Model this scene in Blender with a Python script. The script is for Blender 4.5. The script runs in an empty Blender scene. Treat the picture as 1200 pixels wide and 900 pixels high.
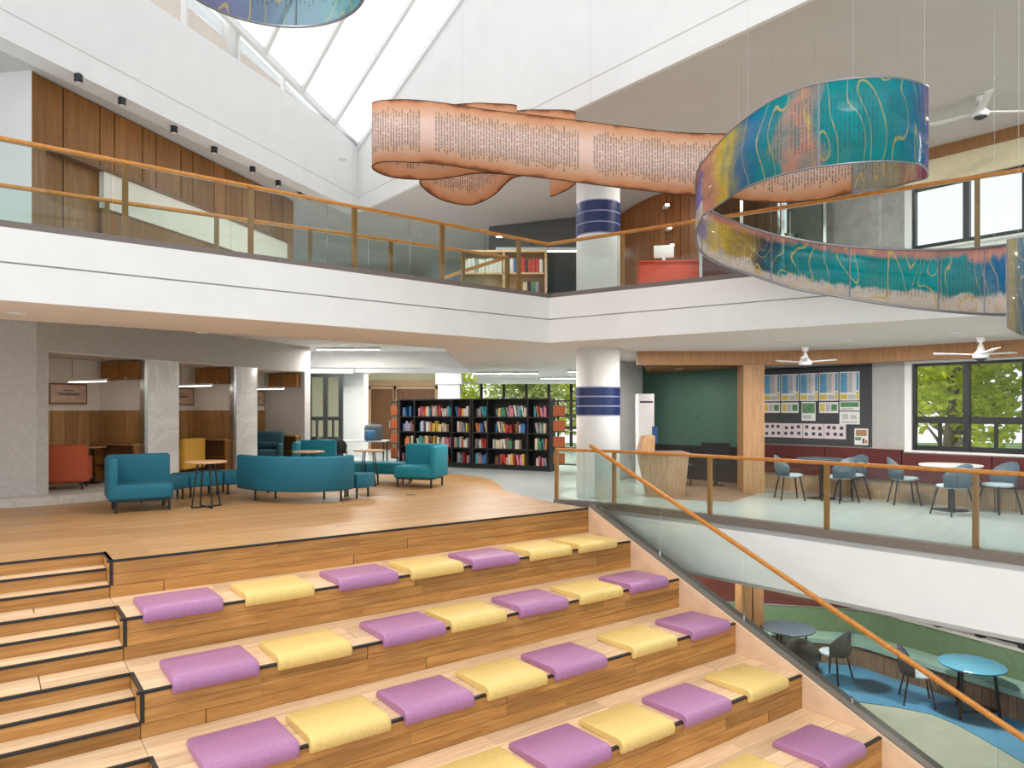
import bpy, math, random
from mathutils import Vector, Matrix
random.seed(7)
scene = bpy.context.scene
COL = scene.collection
# ------------------------------------------------------------------ camera
F, HOR, EYE = 835.0, 480.0, 1.65            # focal length in px (1200 px wide), horizon row, eye height above the middle floor
cam_d = bpy.data.cameras.new('camera')
cam_d.sensor_width = 36.0
cam_d.lens = F / 1200.0 * 36.0
cam_d.shift_y = (HOR - 450.0) / 1200.0
cam_d.clip_start = 0.05
cam_d.clip_end = 300
cam = bpy.data.objects.new('camera', cam_d)
cam.location = (0, 0, EYE)
cam.rotation_euler = (math.pi / 2, 0, 0)
COL.objects.link(cam)
scene.camera = cam
# ------------------------------------------------------------------ sky and exposure
w = bpy.data.worlds.new('sky')
scene.world = w
w.use_nodes = True
bg = w.node_tree.nodes['Background']
bg.inputs[0].default_value = (0.93, 0.965, 1.0, 1)
bg.inputs[1].default_value = 1.18
sun_d = bpy.data.lights.new('sun', 'SUN')
sun_d.energy = 1.6
sun_d.angle = math.radians(25)
sun_d.color = (1.0, 0.95, 0.88)
sun = bpy.data.objects.new('sun', sun_d)
sun.rotation_euler = (math.radians(28), math.radians(-16), 0)
COL.objects.link(sun)
vs = scene.view_settings
scene.display_settings.display_device = 'sRGB'
vs.view_transform = 'Standard'
vs.look = 'None'
vs.gamma = 1
vs.use_curve_mapping = False
vs.exposure = 0.17
scene.cycles.transparent_max_bounces = 24

# ------------------------------------------------------------------ helpers
def G(px, py, z):
    """point of the place at height z surveyed at photo pixel (px, py)"""
    Y = F * (EYE - z) / (py - HOR)
    return Vector(((px - 600.0) / F * Y, Y, z))

def D(px, Y):
    return (px - 600.0) / F * Y

class MB:
    def __init__(s):
        s.v, s.f, s.uv = [], [], None
    def add(s, vs_, fs):
        n = len(s.v)
        s.v += [tuple(p) for p in vs_]
        s.f += [tuple(i + n for i in f) for f in fs]
        return s
    def box(s, x0, x1, y0, y1, z0, z1, M=None):
        p = [Vector(q) for q in ((x0, y0, z0), (x1, y0, z0), (x1, y1, z0), (x0, y1, z0), (x0, y0, z1), (x1, y0, z1), (x1, y1, z1), (x0, y1, z1))]
        if M is not None:
            p = [M @ q for q in p]
        return s.add(p, [(3, 2, 1, 0), (4, 5, 6, 7), (0, 1, 5, 4), (1, 2, 6, 5), (2, 3, 7, 6), (3, 0, 4, 7)])
    def prism(s, poly, z0, z1):
        """vertical prism over a plan polygon; z1 may be a list"""
        n = len(poly)
        a = sum(poly[i][0] * poly[(i + 1) % n][1] - poly[(i + 1) % n][0] * poly[i][1] for i in range(n))
        if a < 0:
            poly = poly[::-1]
            if isinstance(z1, (list, tuple)): z1 = z1[::-1]
            if isinstance(z0, (list, tuple)): z0 = z0[::-1]
        za = z0 if isinstance(z0, (list, tuple)) else [z0] * n
        zb = z1 if isinstance(z1, (list, tuple)) else [z1] * n
        vs_ = [(p[0], p[1], za[i]) for i, p in enumerate(poly)] + [(p[0], p[1], zb[i]) for i, p in enumerate(poly)]
        fs = [tuple(range(n - 1, -1, -1)), tuple(range(n, 2 * n))] + [(i, (i + 1) % n, n + (i + 1) % n, n + i) for i in range(n)]
        return s.add(vs_, fs)
    def bar(s, a, b, wd, ht, up=(0, 0, 1)):
        """rectangular bar from a to b, centred"""
        a, b = Vector(a), Vector(b)
        d = (b - a).normalized()
        u = Vector(up)
        r = d.cross(u)
        if r.length < 1e-5:
            r = Vector((1, 0, 0))
        r.normalize()
        u = r.cross(d).normalized()
        r *= wd / 2; u *= ht / 2
        p = [a - r - u, a + r - u, a + r + u, a - r + u, b - r - u, b + r - u, b + r + u, b - r + u]
        return s.add(p, [(0, 1, 2, 3), (7, 6, 5, 4), (4, 5, 1, 0), (5, 6, 2, 1), (6, 7, 3, 2), (7, 4, 0, 3)])
    def tube(s, pts, r, seg=8, r2=None):
        pts = [Vector(p) for p in pts]
        n = len(pts)
        base = len(s.v)
        prev = None
        for i, p in enumerate(pts):
            d = (pts[min(i + 1, n - 1)] - pts[max(i - 1, 0)]).normalized()
            ref = prev if prev is not None else (Vector((0, 0, 1)) if abs(d.z) < .9 else Vector((1, 0, 0)))
            u = (ref - d * ref.dot(d)).normalized()
            prev = u
            v = d.cross(u)
            rr = r if r2 is None else r + (r2 - r) * i / max(1, n - 1)
            for k in range(seg):
                t = 2 * math.pi * k / seg
                s.v.append(tuple(p + u * (rr * math.cos(t)) + v * (rr * math.sin(t))))
        for i in range(n - 1):
            for k in range(seg):
                a = base + i * seg + k; b = base + i * seg + (k + 1) % seg
                s.f.append((a, b, b + seg, a + seg))
        s.f.append(tuple(base + k for k in range(seg - 1, -1, -1)))
        s.f.append(tuple(base + (n - 1) * seg + k for k in range(seg)))
        return s
    def lathe(s, prof, cx=0, cy=0, seg=24, sx=1, sy=1):
        base = len(s.v)
        for r, z in prof:
            for k in range(seg):
                t = 2 * math.pi * k / seg
                s.v.append((cx + sx * r * math.cos(t), cy + sy * r * math.sin(t), z))
        for i in range(len(prof) - 1):
            for k in range(seg):
                a = base + i * seg + k; b = base + i * seg + (k + 1) % seg
                s.f.append((a, b, b + seg, a + seg))
        s.f.append(tuple(base + k for k in range(seg - 1, -1, -1)))
        s.f.append(tuple(base + (len(prof) - 1) * seg + k for k in range(seg)))
        return s
    def sweep(s, path, prof, pre=None, post=None):
        """profile (offset right of travel, height) swept along a plan polyline with z"""
        n = len(path)
        P = [Vector(p) if len(p) == 3 else Vector((p[0], p[1], 0)) for p in path]
        base = len(s.v); m = len(prof)
        for i in range(n):
            d0 = (P[i] - P[i - 1]) if i else ((P[0] - Vector((*pre[:2], P[0].z))) if pre else (P[1] - P[0]))
            d1 = (P[i + 1] - P[i]) if i < n - 1 else ((Vector((*post[:2], P[-1].z)) - P[-1]) if post else (P[-1] - P[-2]))
            d0.z = d1.z = 0
            d0.normalize(); d1.normalize()
            t = (d0 + d1).normalized()
            r = Vector((t.y, -t.x, 0)) / max(.4, t.dot(d0))
            for o, z in prof:
                q = P[i] + r * o
                s.v.append((q.x, q.y, q.z + z))
        for i in range(n - 1):
            for k in range(m):
                a = base + i * m + k; b = base + i * m + (k + 1) % m
                s.f.append((a, b, b + m, a + m))
        s.f.append(tuple(base + k for k in range(m - 1, -1, -1)))
        s.f.append(tuple(base + (n - 1) * m + k for k in range(m)))
        return s
    def mesh(s, name):
        me = bpy.data.meshes.new(name)
        me.from_pydata(s.v, [], s.f)
        me.update()
        return me

def fix_normals(me):
    import bmesh
    bm = bmesh.new(); bm.from_mesh(me)
    bmesh.ops.recalc_face_normals(bm, faces=bm.faces)
    bm.to_mesh(me); bm.free()

def obj(name, mb, mat, parent=None, loc=None, rz=0, bevel=0, smooth=False, seg=2):
    me = mb.mesh(name) if isinstance(mb, MB) else mb
    if isinstance(mb, MB):
        fix_normals(me)
        me.materials.append(MATS[mat])
        if smooth:
            for p in me.polygons: p.use_smooth = True
    o = bpy.data.objects.new(name, me)
    COL.objects.link(o)
    if parent is not None: o.parent = parent
    if loc is not None: o.location = loc
    if rz: o.rotation_euler = (0, 0, rz)
    if bevel:
        m = o.modifiers.new('bevel', 'BEVEL')
        m.width = bevel; m.segments = seg; m.limit_method = 'ANGLE'; m.angle_limit = math.radians(40)
        for p in me.polygons: p.use_smooth = True
    return o

def tag(o, label, cat, group=None):
    o['label'] = label; o['category'] = cat
    if group: o['group'] = group
    return o

def thing(name, label, cat, loc=(0, 0, 0), rz=0, group=None):
    o = bpy.data.objects.new(name, None)
    COL.objects.link(o)
    o.location = loc; o.rotation_euler = (0, 0, rz)
    return tag(o, label, cat, group)

def struct(name, mb, mat, parent=None, label=None, **k):
    o = obj(name, mb, mat, parent, **k)
    if parent is None: o['kind'] = 'structure'
    if label: o['label'] = label
    return o

def dup(root, loc, rz, label=None):
    r = root.copy(); COL.objects.link(r)
    r.location = loc; r.rotation_euler = (0, 0, rz)
    if label: r['label'] = label
    for ch in list(root.children):
        c = ch.copy(); COL.objects.link(c); c.parent = r
        for g in list(ch.children):
            e = g.copy(); COL.objects.link(e); e.parent = c
    return r

# ------------------------------------------------------------------ materials
MATS = {}
def new_mat(name):
    m = bpy.data.materials.new(name); m.use_nodes = True
    MATS[name] = m
    return m, m.node_tree, m.node_tree.nodes['Principled BSDF']

def plain(name, c, rough=.6, metal=0, var=.0, scale=8, spec=.5, bump=0, bscale=60):
    m, t, b = new_mat(name)
    b.inputs['Base Color'].default_value = (*c, 1)
    b.inputs['Roughness'].default_value = rough
    b.inputs['Metallic'].default_value = metal
    b.inputs['Specular IOR Level'].default_value = spec
    if var or bump:
        tc = t.nodes.new('ShaderNodeTexCoord')
        if var:
            n = t.nodes.new('ShaderNodeTexNoise'); n.inputs['Scale'].default_value = scale; n.inputs['Detail'].default_value = 6
            t.links.new(tc.outputs['Object'], n.inputs['Vector'])
            r = t.nodes.new('ShaderNodeValToRGB')
            r.color_ramp.elements[0].position = .3; r.color_ramp.elements[1].position = .7
            r.color_ramp.elements[0].color = (*[x * (1 - var) for x in c], 1)
            r.color_ramp.elements[1].color = (*[min(1, x * (1 + var)) for x in c], 1)
            t.links.new(n.outputs['Fac'], r.inputs['Fac'])
            t.links.new(r.outputs['Color'], b.inputs['Base Color'])
        if bump:
            n2 = t.nodes.new('ShaderNodeTexNoise'); n2.inputs['Scale'].default_value = bscale
            t.links.new(tc.outputs['Object'], n2.inputs['Vector'])
            bp = t.nodes.new('ShaderNodeBump'); bp.inputs['Strength'].default_value = bump; bp.inputs['Distance'].default_value = .01
            t.links.new(n2.outputs['Fac'], bp.inputs['Height'])
            t.links.new(bp.outputs['Normal'], b.inputs['Normal'])
    return m

def wood(name, c0, c1, rough=.42, axis='x', gs=1.0, rnd=.25, spec=.4):
    """grain along one axis; every object gets its own tone and offset"""
    m, t, b = new_mat(name)
    N, L = t.nodes, t.links
    tc = N.new('ShaderNodeTexCoord'); oi = N.new('ShaderNodeObjectInfo')
    mul = N.new('ShaderNodeMath'); mul.operation = 'MULTIPLY'; mul.inputs[1].default_value = 57.0
    L.new(oi.outputs['Random'], mul.inputs[0])
    ad = N.new('ShaderNodeVectorMath'); ad.operation = 'ADD'
    L.new(tc.outputs['Object'], ad.inputs[0]); L.new(mul.outputs[0], ad.inputs[1])
    mp = N.new('ShaderNodeMapping')
    sc = {'x': (.9, 16, 16), 'y': (16, .9, 16), 'z': (16, 16, .9)}[axis]
    mp.inputs['Scale'].default_value = [q * gs for q in sc]
    L.new(ad.outputs[0], mp.inputs['Vector'])
    n = N.new('ShaderNodeTexNoise'); n.inputs['Scale'].default_value = 1.6; n.inputs['Detail'].default_value = 7; n.inputs['Roughness'].default_value = .62
    n.inputs['Distortion'].default_value = .5
    L.new(mp.outputs[0], n.inputs['Vector'])
    r = N.new('ShaderNodeValToRGB')
    r.color_ramp.elements[0].position = .3; r.color_ramp.elements[1].position = .68
    r.color_ramp.elements[0].color = (*c0, 1); r.color_ramp.elements[1].color = (*c1, 1)
    L.new(n.outputs['Fac'], r.inputs['Fac'])
    mr = N.new('ShaderNodeMapRange'); mr.inputs['To Min'].default_value = 1 - rnd; mr.inputs['To Max'].default_value = 1 + rnd * .6
    L.new(oi.outputs['Random'], mr.inputs['Value'])
    mx = N.new('ShaderNodeVectorMath'); mx.operation = 'SCALE'
    L.new(r.outputs['Color'], mx.inputs[0]); L.new(mr.outputs[0], mx.inputs['Scale'])
    L.new(mx.outputs[0], b.inputs['Base Color'])
    b.inputs['Roughness'].default_value = rough
    b.inputs['Specular IOR Level'].default_value = spec
    return m

def strips(name, cols, sx, sy, rough, angle, spec=.4):
    """strip flooring, strips running along `angle`"""
    m, t, b = new_mat(name)
    N, L = t.nodes, t.links
    tc = N.new('ShaderNodeTexCoord'); mp = N.new('ShaderNodeMapping')
    mp.inputs['Rotation'].default_value = (0, 0, -angle)
    L.new(tc.outputs['Object'], mp.inputs['Vector'])
    br = N.new('ShaderNodeTexBrick')
    br.inputs['Color1'].default_value = (*cols[0], 1); br.inputs['Color2'].default_value = (*cols[1], 1)
    br.inputs['Mortar'].default_value = (*cols[2], 1)
    br.inputs['Scale'].default_value = 1; br.inputs['Brick Width'].default_value = sx; br.inputs['Row Height'].default_value = sy
    br.inputs['Mortar Size'].default_value = .003; br.inputs['Bias'].default_value = -.1
    br.offset = .37
    L.new(mp.outputs[0], br.inputs['Vector'])
    mp2 = N.new('ShaderNodeMapping'); mp2.inputs['Scale'].default_value = (1.2, 22, 1)
    L.new(mp.outputs[0], mp2.inputs['Vector'])
    n = N.new('ShaderNodeTexNoise'); n.inputs['Scale'].default_value = 1.3; n.inputs['Detail'].default_value = 6
    L.new(mp2.outputs[0], n.inputs['Vector'])
    mr = N.new('ShaderNodeMapRange'); mr.inputs['To Min'].default_value = .72; mr.inputs['To Max'].default_value = 1.25
    L.new(n.outputs['Fac'], mr.inputs['Value'])
    mx = N.new('ShaderNodeVectorMath'); mx.operation = 'SCALE'
    L.new(br.outputs['Color'], mx.inputs[0]); L.new(mr.outputs[0], mx.inputs['Scale'])
    L.new(mx.outputs[0], b.inputs['Base Color'])
    b.inputs['Roughness'].default_value = rough
    b.inputs['Specular IOR Level'].default_value = spec
    return m

def glass(name, tint, refl=1.0, rough=.0, body=0.0):
    m = bpy.data.materials.new(name); m.use_nodes = True; MATS[name] = m
    t = m.node_tree; N, L = t.nodes, t.links
    N.remove(N['Principled BSDF'])
    out = N['Material Output']
    tr = N.new('ShaderNodeBsdfTransparent'); tr.inputs[0].default_value = (*tint, 1)
    gl = N.new('ShaderNodeBsdfGlossy'); gl.inputs['Roughness'].default_value = rough
    fr = N.new('ShaderNodeFresnel'); fr.inputs['IOR'].default_value = 1.35
    ml = N.new('ShaderNodeMath'); ml.operation = 'MULTIPLY'; ml.inputs[1].default_value = refl
    L.new(fr.outputs[0], ml.inputs[0])
    mix = N.new('ShaderNodeMixShader')
    L.new(ml.outputs[0], mix.inputs[0]); L.new(tr.outputs[0], mix.inputs[1]); L.new(gl.outputs[0], mix.inputs[2])
    last = mix
    if body:
        df = N.new('ShaderNodeBsdfTranslucent'); df.inputs[0].default_value = (.95, .95, .95, 1)
        m2 = N.new('ShaderNodeMixShader'); m2.inputs[0].default_value = body
        L.new(mix.outputs[0], m2.inputs[1]); L.new(df.outputs[0], m2.inputs[2]); last = m2
    L.new(last.outputs[0], out.inputs['Surface'])
    return m

def lamp_mat(name, c, s):
    m, t, b = new_mat(name)
    b.inputs['Base Color'].default_value = (.9, .9, .9, 1)
    b.inputs['Emission Color'].default_value = (*c, 1)
    b.inputs['Emission Strength'].default_value = s
    return m

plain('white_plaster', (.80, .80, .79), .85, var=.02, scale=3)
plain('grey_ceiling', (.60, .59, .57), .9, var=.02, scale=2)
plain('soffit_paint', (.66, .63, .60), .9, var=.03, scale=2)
plain('groove', (.58, .58, .57), .9)
plain('grey_render', (.47, .45, .43), .85, var=.08, scale=14, bump=.15)
plain('curb_stone', (.17, .14, .12), .5, var=.12, scale=30)
plain('terrazzo', (.44, .495, .495), .22, var=.06, scale=30, spec=.5)
plain('plinth_stone', (.52, .50, .46), .5, var=.12, scale=12)
plain('black_metal', (.013, .013, .014), .45)
plain('black_frame', (.018, .018, .02), .4)
plain('bookcase_black', (.008, .008, .009), .5)
plain('white_metal', (.8, .8, .8), .35)
plain('chrome', (.55, .56, .57), .25, metal=1)
plain('purple_leather', (.385, .175, .335), .42, var=.08, scale=40, bump=.12, bscale=220)
plain('yellow_leather', (.72, .52, .18), .45, var=.07, scale=40, bump=.12, bscale=220)
plain('teal_fabric', (.004, .12, .185), .75, var=.15, scale=60, bump=.2, bscale=200)
plain('teal_bright', (.004, .20, .27), .75, var=.15, scale=60, bump=.2, bscale=200)
plain('dark_teal_fabric', (.010, .065, .085), .7, var=.2, scale=30, bump=.2, bscale=150)
plain('orange_fabric', (.42, .075, .02), .75, var=.15, scale=50, bump=.2, bscale=150)
plain('mustard_fabric', (.70, .38, .05), .75, var=.12, scale=50, bump=.2, bscale=150)
plain('red_upholstery', (.10, .015, .014), .6, var=.15, scale=10)
plain('bright_red', (.55, .06, .02), .5, var=.1)
plain('green_wall', (.045, .105, .075), .7, var=.18, scale=18)
plain('green_upholstery', (.115, .18, .095), .7, var=.1, scale=14, bump=.1)
plain('green_seat', (.27, .42, .36), .6, var=.08, scale=14)
plain('board_felt', (.055, .06, .065), .9, var=.2, scale=40)
plain('paper', (.72, .72, .70), .8)
plain('paper_pink', (.68, .60, .62), .8)
plain('print_blue', (.12, .32, .50), .8, var=.2, scale=20)
plain('print_yellow', (.60, .48, .10), .8, var=.2, scale=20)
plain('print_dark', (.06, .06, .07), .8)
plain('print_green', (.10, .24, .12), .8, var=.3, scale=20)
plain('print_grey', (.45, .46, .47), .8, var=.2, scale=60)
plain('blue_band', (.006, .022, .105), .4, var=.1, scale=10)
plain('purple_line', (.33, .31, .52), .5)
plain('grey_shell', (.085, .125, .16), .55, var=.1)
plain('grey_seat', (.42, .50, .56), .6, var=.08)
plain('dark_shell', (.045, .05, .06), .55, var=.1)
plain('blue_carpet', (.075, .25, .42), .8, var=.18, scale=1.2)
plain('beige_carpet', (.38, .39, .31), .8, var=.1, scale=2)
plain('blue_top', (.08, .24, .34), .25, var=.08)
plain('dark_top', (.07, .10, .13), .3)
plain('white_top', (.75, .76, .76), .3)
plain('cream_wall', (.72, .66, .46), .8, var=.04)
plain('pale_wall', (.74, .67, .60), .85, var=.03)
plain('grey_wall', (.42, .41, .39), .85, var=.05, scale=6)
plain('concrete', (.34, .33, .32), .85, var=.14, scale=5)
plain('black_panel', (.01, .009, .009), .6)
plain('lawn', (.10, .17, .04), .9, var=.4, scale=2)
plain('bark', (.22, .18, .14), .9, var=.3, scale=14)
plain('signs_orange', (.33, .075, .02), .6)
plain('backpack_grey', (.10, .12, .13), .8, var=.2)
plain('backpack_blue', (.05, .16, .33), .7, var=.2)
plain('dispenser_blue', (.02, .09, .25), .4)
plain('cyan_box', (.05, .42, .52), .6)
plain('frame_gold', (.35, .2, .1), .6)
plain('rose_plaque', (.50, .33, .25), .7, var=.1)
plain('dark_soffit', (.12, .125, .12), .9)
lamp_mat('lamp_white', (1, .97, .9), 6)
lamp_mat('lamp_warm', (1, .9, .74), 8)
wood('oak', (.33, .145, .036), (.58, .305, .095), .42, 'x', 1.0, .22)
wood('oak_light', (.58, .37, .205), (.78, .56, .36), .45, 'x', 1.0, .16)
plain('cheek_wood', (.74, .52, .35), .5, var=.08, scale=5)
wood('oak_dark', (.19, .072, .014), (.34, .145, .032), .45, 'z', 1.0, .22)
wood('oak_board', (.28, .135, .045), (.46, .25, .095), .5, 'z', 1.0, .2)
wood('rail_wood', (.42, .15, .022), (.62, .26, .045), .35, 'x', 1.0, .1)
wood('post_wood', (.36, .15, .035), (.52, .25, .07), .4, 'z', 1.0, .1)
wood('header_wood', (.26, .125, .05), (.40, .20, .085), .5, 'z', 1.6, .1)
wood('portal_wood', (.40, .21, .10), (.56, .33, .17), .5, 'z', 1.2, .1)
wood('desk_wood', (.33, .20, .115), (.48, .32, .20), .5, 'z', 1.2, .15)
wood('table_wood', (.48, .27, .12), (.66, .42, .22), .4, 'x', 1.0, .1)
wood('door_wood', (.13, .055, .022), (.22, .10, .04), .5, 'z', 1.0, .1)
wood('orange_wood', (.20, .065, .014), (.31, .115, .028), .45, 'z', 1.0, .15)
wood('bench_wood', (.19, .115, .075), (.30, .19, .13), .6, 'z', 2.2, .2)
wood('shelf_wood', (.48, .31, .17), (.62, .43, .26), .5, 'x', 1.0, .1)
glass('rail_glass', (.93, .975, .955), .9)
glass('window_glass', (.97, .985, .98), .6)
glass('roof_glass', (.97, .97, .97), .3, .1, .35)
glass('partition_glass', (.74, .80, .78), .9)

# marble with veins
m, t, b = new_mat('marble')
tc = t.nodes.new('ShaderNodeTexCoord')
n = t.nodes.new('ShaderNodeTexNoise'); n.inputs['Scale'].default_value = 1.7; n.inputs['Detail'].default_value = 8; n.inputs['Distortion'].default_value = 1.5
t.links.new(tc.outputs['Object'], n.inputs['Vector'])
r = t.nodes.new('ShaderNodeValToRGB')
for i_, (p_, c_) in enumerate(((.36, (.74, .74, .73)), (.47, (.80, .80, .79)), (.5, (.90, .90, .89)), (.54, (.79, .79, .78)), (.7, (.72, .72, .71)))):
    e = r.color_ramp.elements[i_] if i_ < 2 else r.color_ramp.elements.new(p_)
    e.position = p_; e.color = (*c_, 1)
t.links.new(n.outputs['Fac'], r.inputs['Fac']); t.links.new(r.outputs['Color'], b.inputs['Base Color'])
b.inputs['Roughness'].default_value = .3

# two leaf greens
for nm, c0, c1 in (('leaf_spring', (.42, .52, .05), (.85, .88, .14)), ('leaf_deep', (.22, .32, .06), (.62, .66, .16)), ('leaf_palm', (.26, .34, .10), (.60, .64, .22))):
    m, t, b = new_mat(nm)
    tc = t.nodes.new('ShaderNodeTexCoord'); n = t.nodes.new('ShaderNodeTexNoise'); n.inputs['Scale'].default_value = 2.2; n.inputs['Detail'].default_value = 4
    t.links.new(tc.outputs['Object'], n.inputs['Vector'])
    r = t.nodes.new('ShaderNodeValToRGB'); r.color_ramp.elements[0].color = (*c0, 1); r.color_ramp.elements[1].color = (*c1, 1)
    r.color_ramp.elements[0].position = .35; r.color_ramp.elements[1].position = .65
    t.links.new(n.outputs['Fac'], r.inputs['Fac']); t.links.new(r.outputs['Color'], b.inputs['Base Color'])
    b.inputs['Roughness'].default_value = .6
    tl = t.nodes.new('ShaderNodeBsdfTranslucent'); t.links.new(r.outputs['Color'], tl.inputs[0])
    mx = t.nodes.new('ShaderNodeMixShader'); mx.inputs[0].default_value = .55
    t.links.new(b.outputs[0], mx.inputs[1]); t.links.new(tl.outputs[0], mx.inputs[2])
    t.links.new(mx.outputs[0], t.nodes['Material Output'].inputs['Surface'])

# ================================================================== THE SETTING
# plan axes of the stepped seating: A runs along a step, B runs down the flight
TH = math.radians(53.7)
AX = Vector((math.sin(TH), math.cos(TH))); BX = Vector((math.cos(TH), -math.sin(TH)))
O = Vector((1.277, 11.949))
RISE, TREAD = .408, .974
LOW = -7 * RISE                                   # lower floor
def S(s, d, z=0.0):
    p = O - AX * s + BX * d
    return Vector((p.x, p.y, z))
ANG_A = math.atan2(AX.y, AX.x)

strips('platform_strips', ((.47, .275, .12), (.37, .20, .08), (.25, .135, .05)), 1.5, .14, .38, ANG_A)
UP, SOF, CEIL = 3.6, 2.8, 6.4                     # upper floor, soffit below it, upper ceiling

W0 = Vector((6.6, 14.2)); WR = Vector((.642, -.766)).normalized()
def Wq(s, off):
    p = W0 + WR * s + Vector((WR.y, -WR.x)) * off
    return p
# --- balcony edge of the middle floor (plan curve)
EDGE = [(.744, 12.68), (1.69, 12.07), (2.36, 11.44), (2.96, 10.79), (3.62, 10.05), (4.5, 9.01), (5.58, 7.764), (6.6, 6.45), (7.6, 5.0)]
ein = EDGE[0]
floor_poly = [(p[0], p[1]) for p in EDGE] + [(11.5, 5.0), tuple(Wq(6.3, -.3)), tuple(Wq(-2, -.3)), (7.2, 19), (7.2, 31), (-16, 31), (-16, 3), tuple(S(14, -.62).xy), tuple(S(0, -.62).xy)]
struct('floor', MB().prism(floor_poly, -.12, 0.0), 'terrazzo', label='pale polished terrazzo floor of the middle storey')
# wooden platform: from the top nosing back to a wavy edge
wave = [G(645, 588.5, 0), G(612, 581, 0), G(590, 574, 0), G(583, 566, 0), G(570, 560, 0), G(545, 556.5, 0), G(515, 554.5, 0), G(470, 552, 0), G(415, 553, 0), G(330, 556, 0)]
wood_poly = [tuple(S(0, 0).xy)] + [(p.x, p.y) for p in wave] + [(-7.2, 17.6), (-8.6, 14), (-12, 12.0), tuple(S(14, 0).xy)]
notch_z = -.545
pl = [tuple(S(0, -.024).xy)] + [(p.x, p.y) for p in wave] + [(-7.2, 17.6), (-8.6, 14), (-13, 11.0), tuple(S(14, -.57).xy), tuple(S(7.035, -.57).xy), tuple(S(7.035, -.024).xy)]
struct('floor', MB().prism(pl, -.02, .004), 'platform_strips', label='honey oak strip floor of the platform above the steps')
# fascia and soffit of the middle balcony
struct('trim_1', MB().sweep(EDGE, [(0, -.9), (0, -.06), (-.12, -.06), (-.12, -.9)]), 'white_plaster', label='white curved fascia of the middle balcony')
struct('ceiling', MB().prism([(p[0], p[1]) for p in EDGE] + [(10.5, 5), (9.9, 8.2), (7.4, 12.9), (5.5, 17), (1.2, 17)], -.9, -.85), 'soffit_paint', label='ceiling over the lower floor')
# lower floor
struct('floor', MB().prism([(-3, -4), (16, -4), (16, 20), (-3, 20)], LOW - .2, LOW), 'beige_carpet', label='beige floor of the lower storey')
blue = [G(930, 800, LOW), G(960, 811, LOW), G(1005, 823, LOW), G(1050, 829, LOW), G(1093, 838, LOW), G(1122, 850, LOW), G(1147, 864, LOW), G(1175, 880, LOW), G(1200, 895, LOW), G(1240, 930, LOW)]
struct('floor', MB().prism([(p.x, p.y) for p in blue] + [(9, 5), (12, 8), (9, 14), (3.5, 14.5), (3.2, 12.5)], LOW, LOW + .012), 'blue_carpet', label='sky blue curved carpet of the lower storey')

# --- upper balcony
UE0, UE1, UE2 = Vector((-8.6, 4.94)), Vector((.634, 12.31)), Vector((10.0, 5.76))
RB0, RB1 = Vector((-9.2, 6.85)), Vector((-1.28, 13.34))       # rear line of the deep soffit band on the left
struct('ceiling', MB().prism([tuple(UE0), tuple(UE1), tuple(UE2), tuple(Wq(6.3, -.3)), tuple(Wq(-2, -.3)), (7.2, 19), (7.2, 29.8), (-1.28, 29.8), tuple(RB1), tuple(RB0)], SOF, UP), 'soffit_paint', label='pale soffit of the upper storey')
struct('ceiling', MB().prism([tuple(RB0), tuple(RB1), (-1.28, 29.8), (-12, 29.8), (-12, 6)], UP - .2, UP), 'white_plaster', label='raised white ceiling above the reading booths')
fa = [tuple(UE0), tuple(UE1), tuple(UE2)]
off = [(.0, SOF - .0), (.0, UP - .04), (.05, UP - .04), (.05, SOF)]
struct('trim_2', MB().sweep(fa, [(0, SOF), (0, SOF + .39), (.045, SOF + .39), (.045, SOF)]), 'white_plaster', label='white lower fascia band of the upper balcony')
struct('trim_3', MB().sweep(fa, [(0, SOF + .41), (0, UP - .03), (.045, UP - .03), (.045, SOF + .41)]), 'white_plaster', label='white upper fascia band of the upper balcony')
# upper ceiling with the three-sided opening
K = Vector((-3.70, 17.17))
RE = Vector((3.46, 8.26)); LE = Vector((-6.52, 9.08))
e2 = (RE - K).normalized(); e1 = (LE - K).normalized()
RE2 = K + e2 * 16; LE2 = K + e1 * 13.5
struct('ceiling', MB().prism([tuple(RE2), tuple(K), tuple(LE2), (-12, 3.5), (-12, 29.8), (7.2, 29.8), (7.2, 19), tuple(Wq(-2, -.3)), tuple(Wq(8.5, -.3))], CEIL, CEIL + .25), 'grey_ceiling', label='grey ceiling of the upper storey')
# right gable wall under the sloping rooflight
def gable(t): return 7.95 + .37 * t
nrm2 = Vector((-e2.y, e2.x));
if nrm2.x < 0: nrm2 = -nrm2
gp = [K - nrm2 * .05, RE2 - nrm2 * .05, RE2 + nrm2 * .015, K + nrm2 * .015]
struct('wall_right', MB().prism([tuple(p) for p in gp], CEIL - .02, [gable(0), gable(16), gable(16), gable(0)]), 'white_plaster', label='tall white gable wall under the rooflight')
nl = Vector((e1.y, -e1.x))
if nl.x > 0: nl = -nl
lp = [K - nl * .05, LE2 - nl * .05, LE2 + nl * .3, K + nl * .3]
struct('wall_left', MB().prism([tuple(p) for p in lp], CEIL - .02, 8.05), 'white_plaster', label='deep white beam along the left of the atrium')
# thin shadow grooves on both
gl_ = MB()
gl_.bar((*(K + e1 * .0 - nl * .051), 6.74), (*(LE2 - nl * .051), 6.74), .006, .016)
struct('trim_4', gl_, 'groove')
gr_ = MB()
gr_.bar((*(K - nrm2 * .051), 6.74), (*(RE2 - nrm2 * .051), 6.74), .006, .016)
struct('trim_5', gr_, 'groove')
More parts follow.
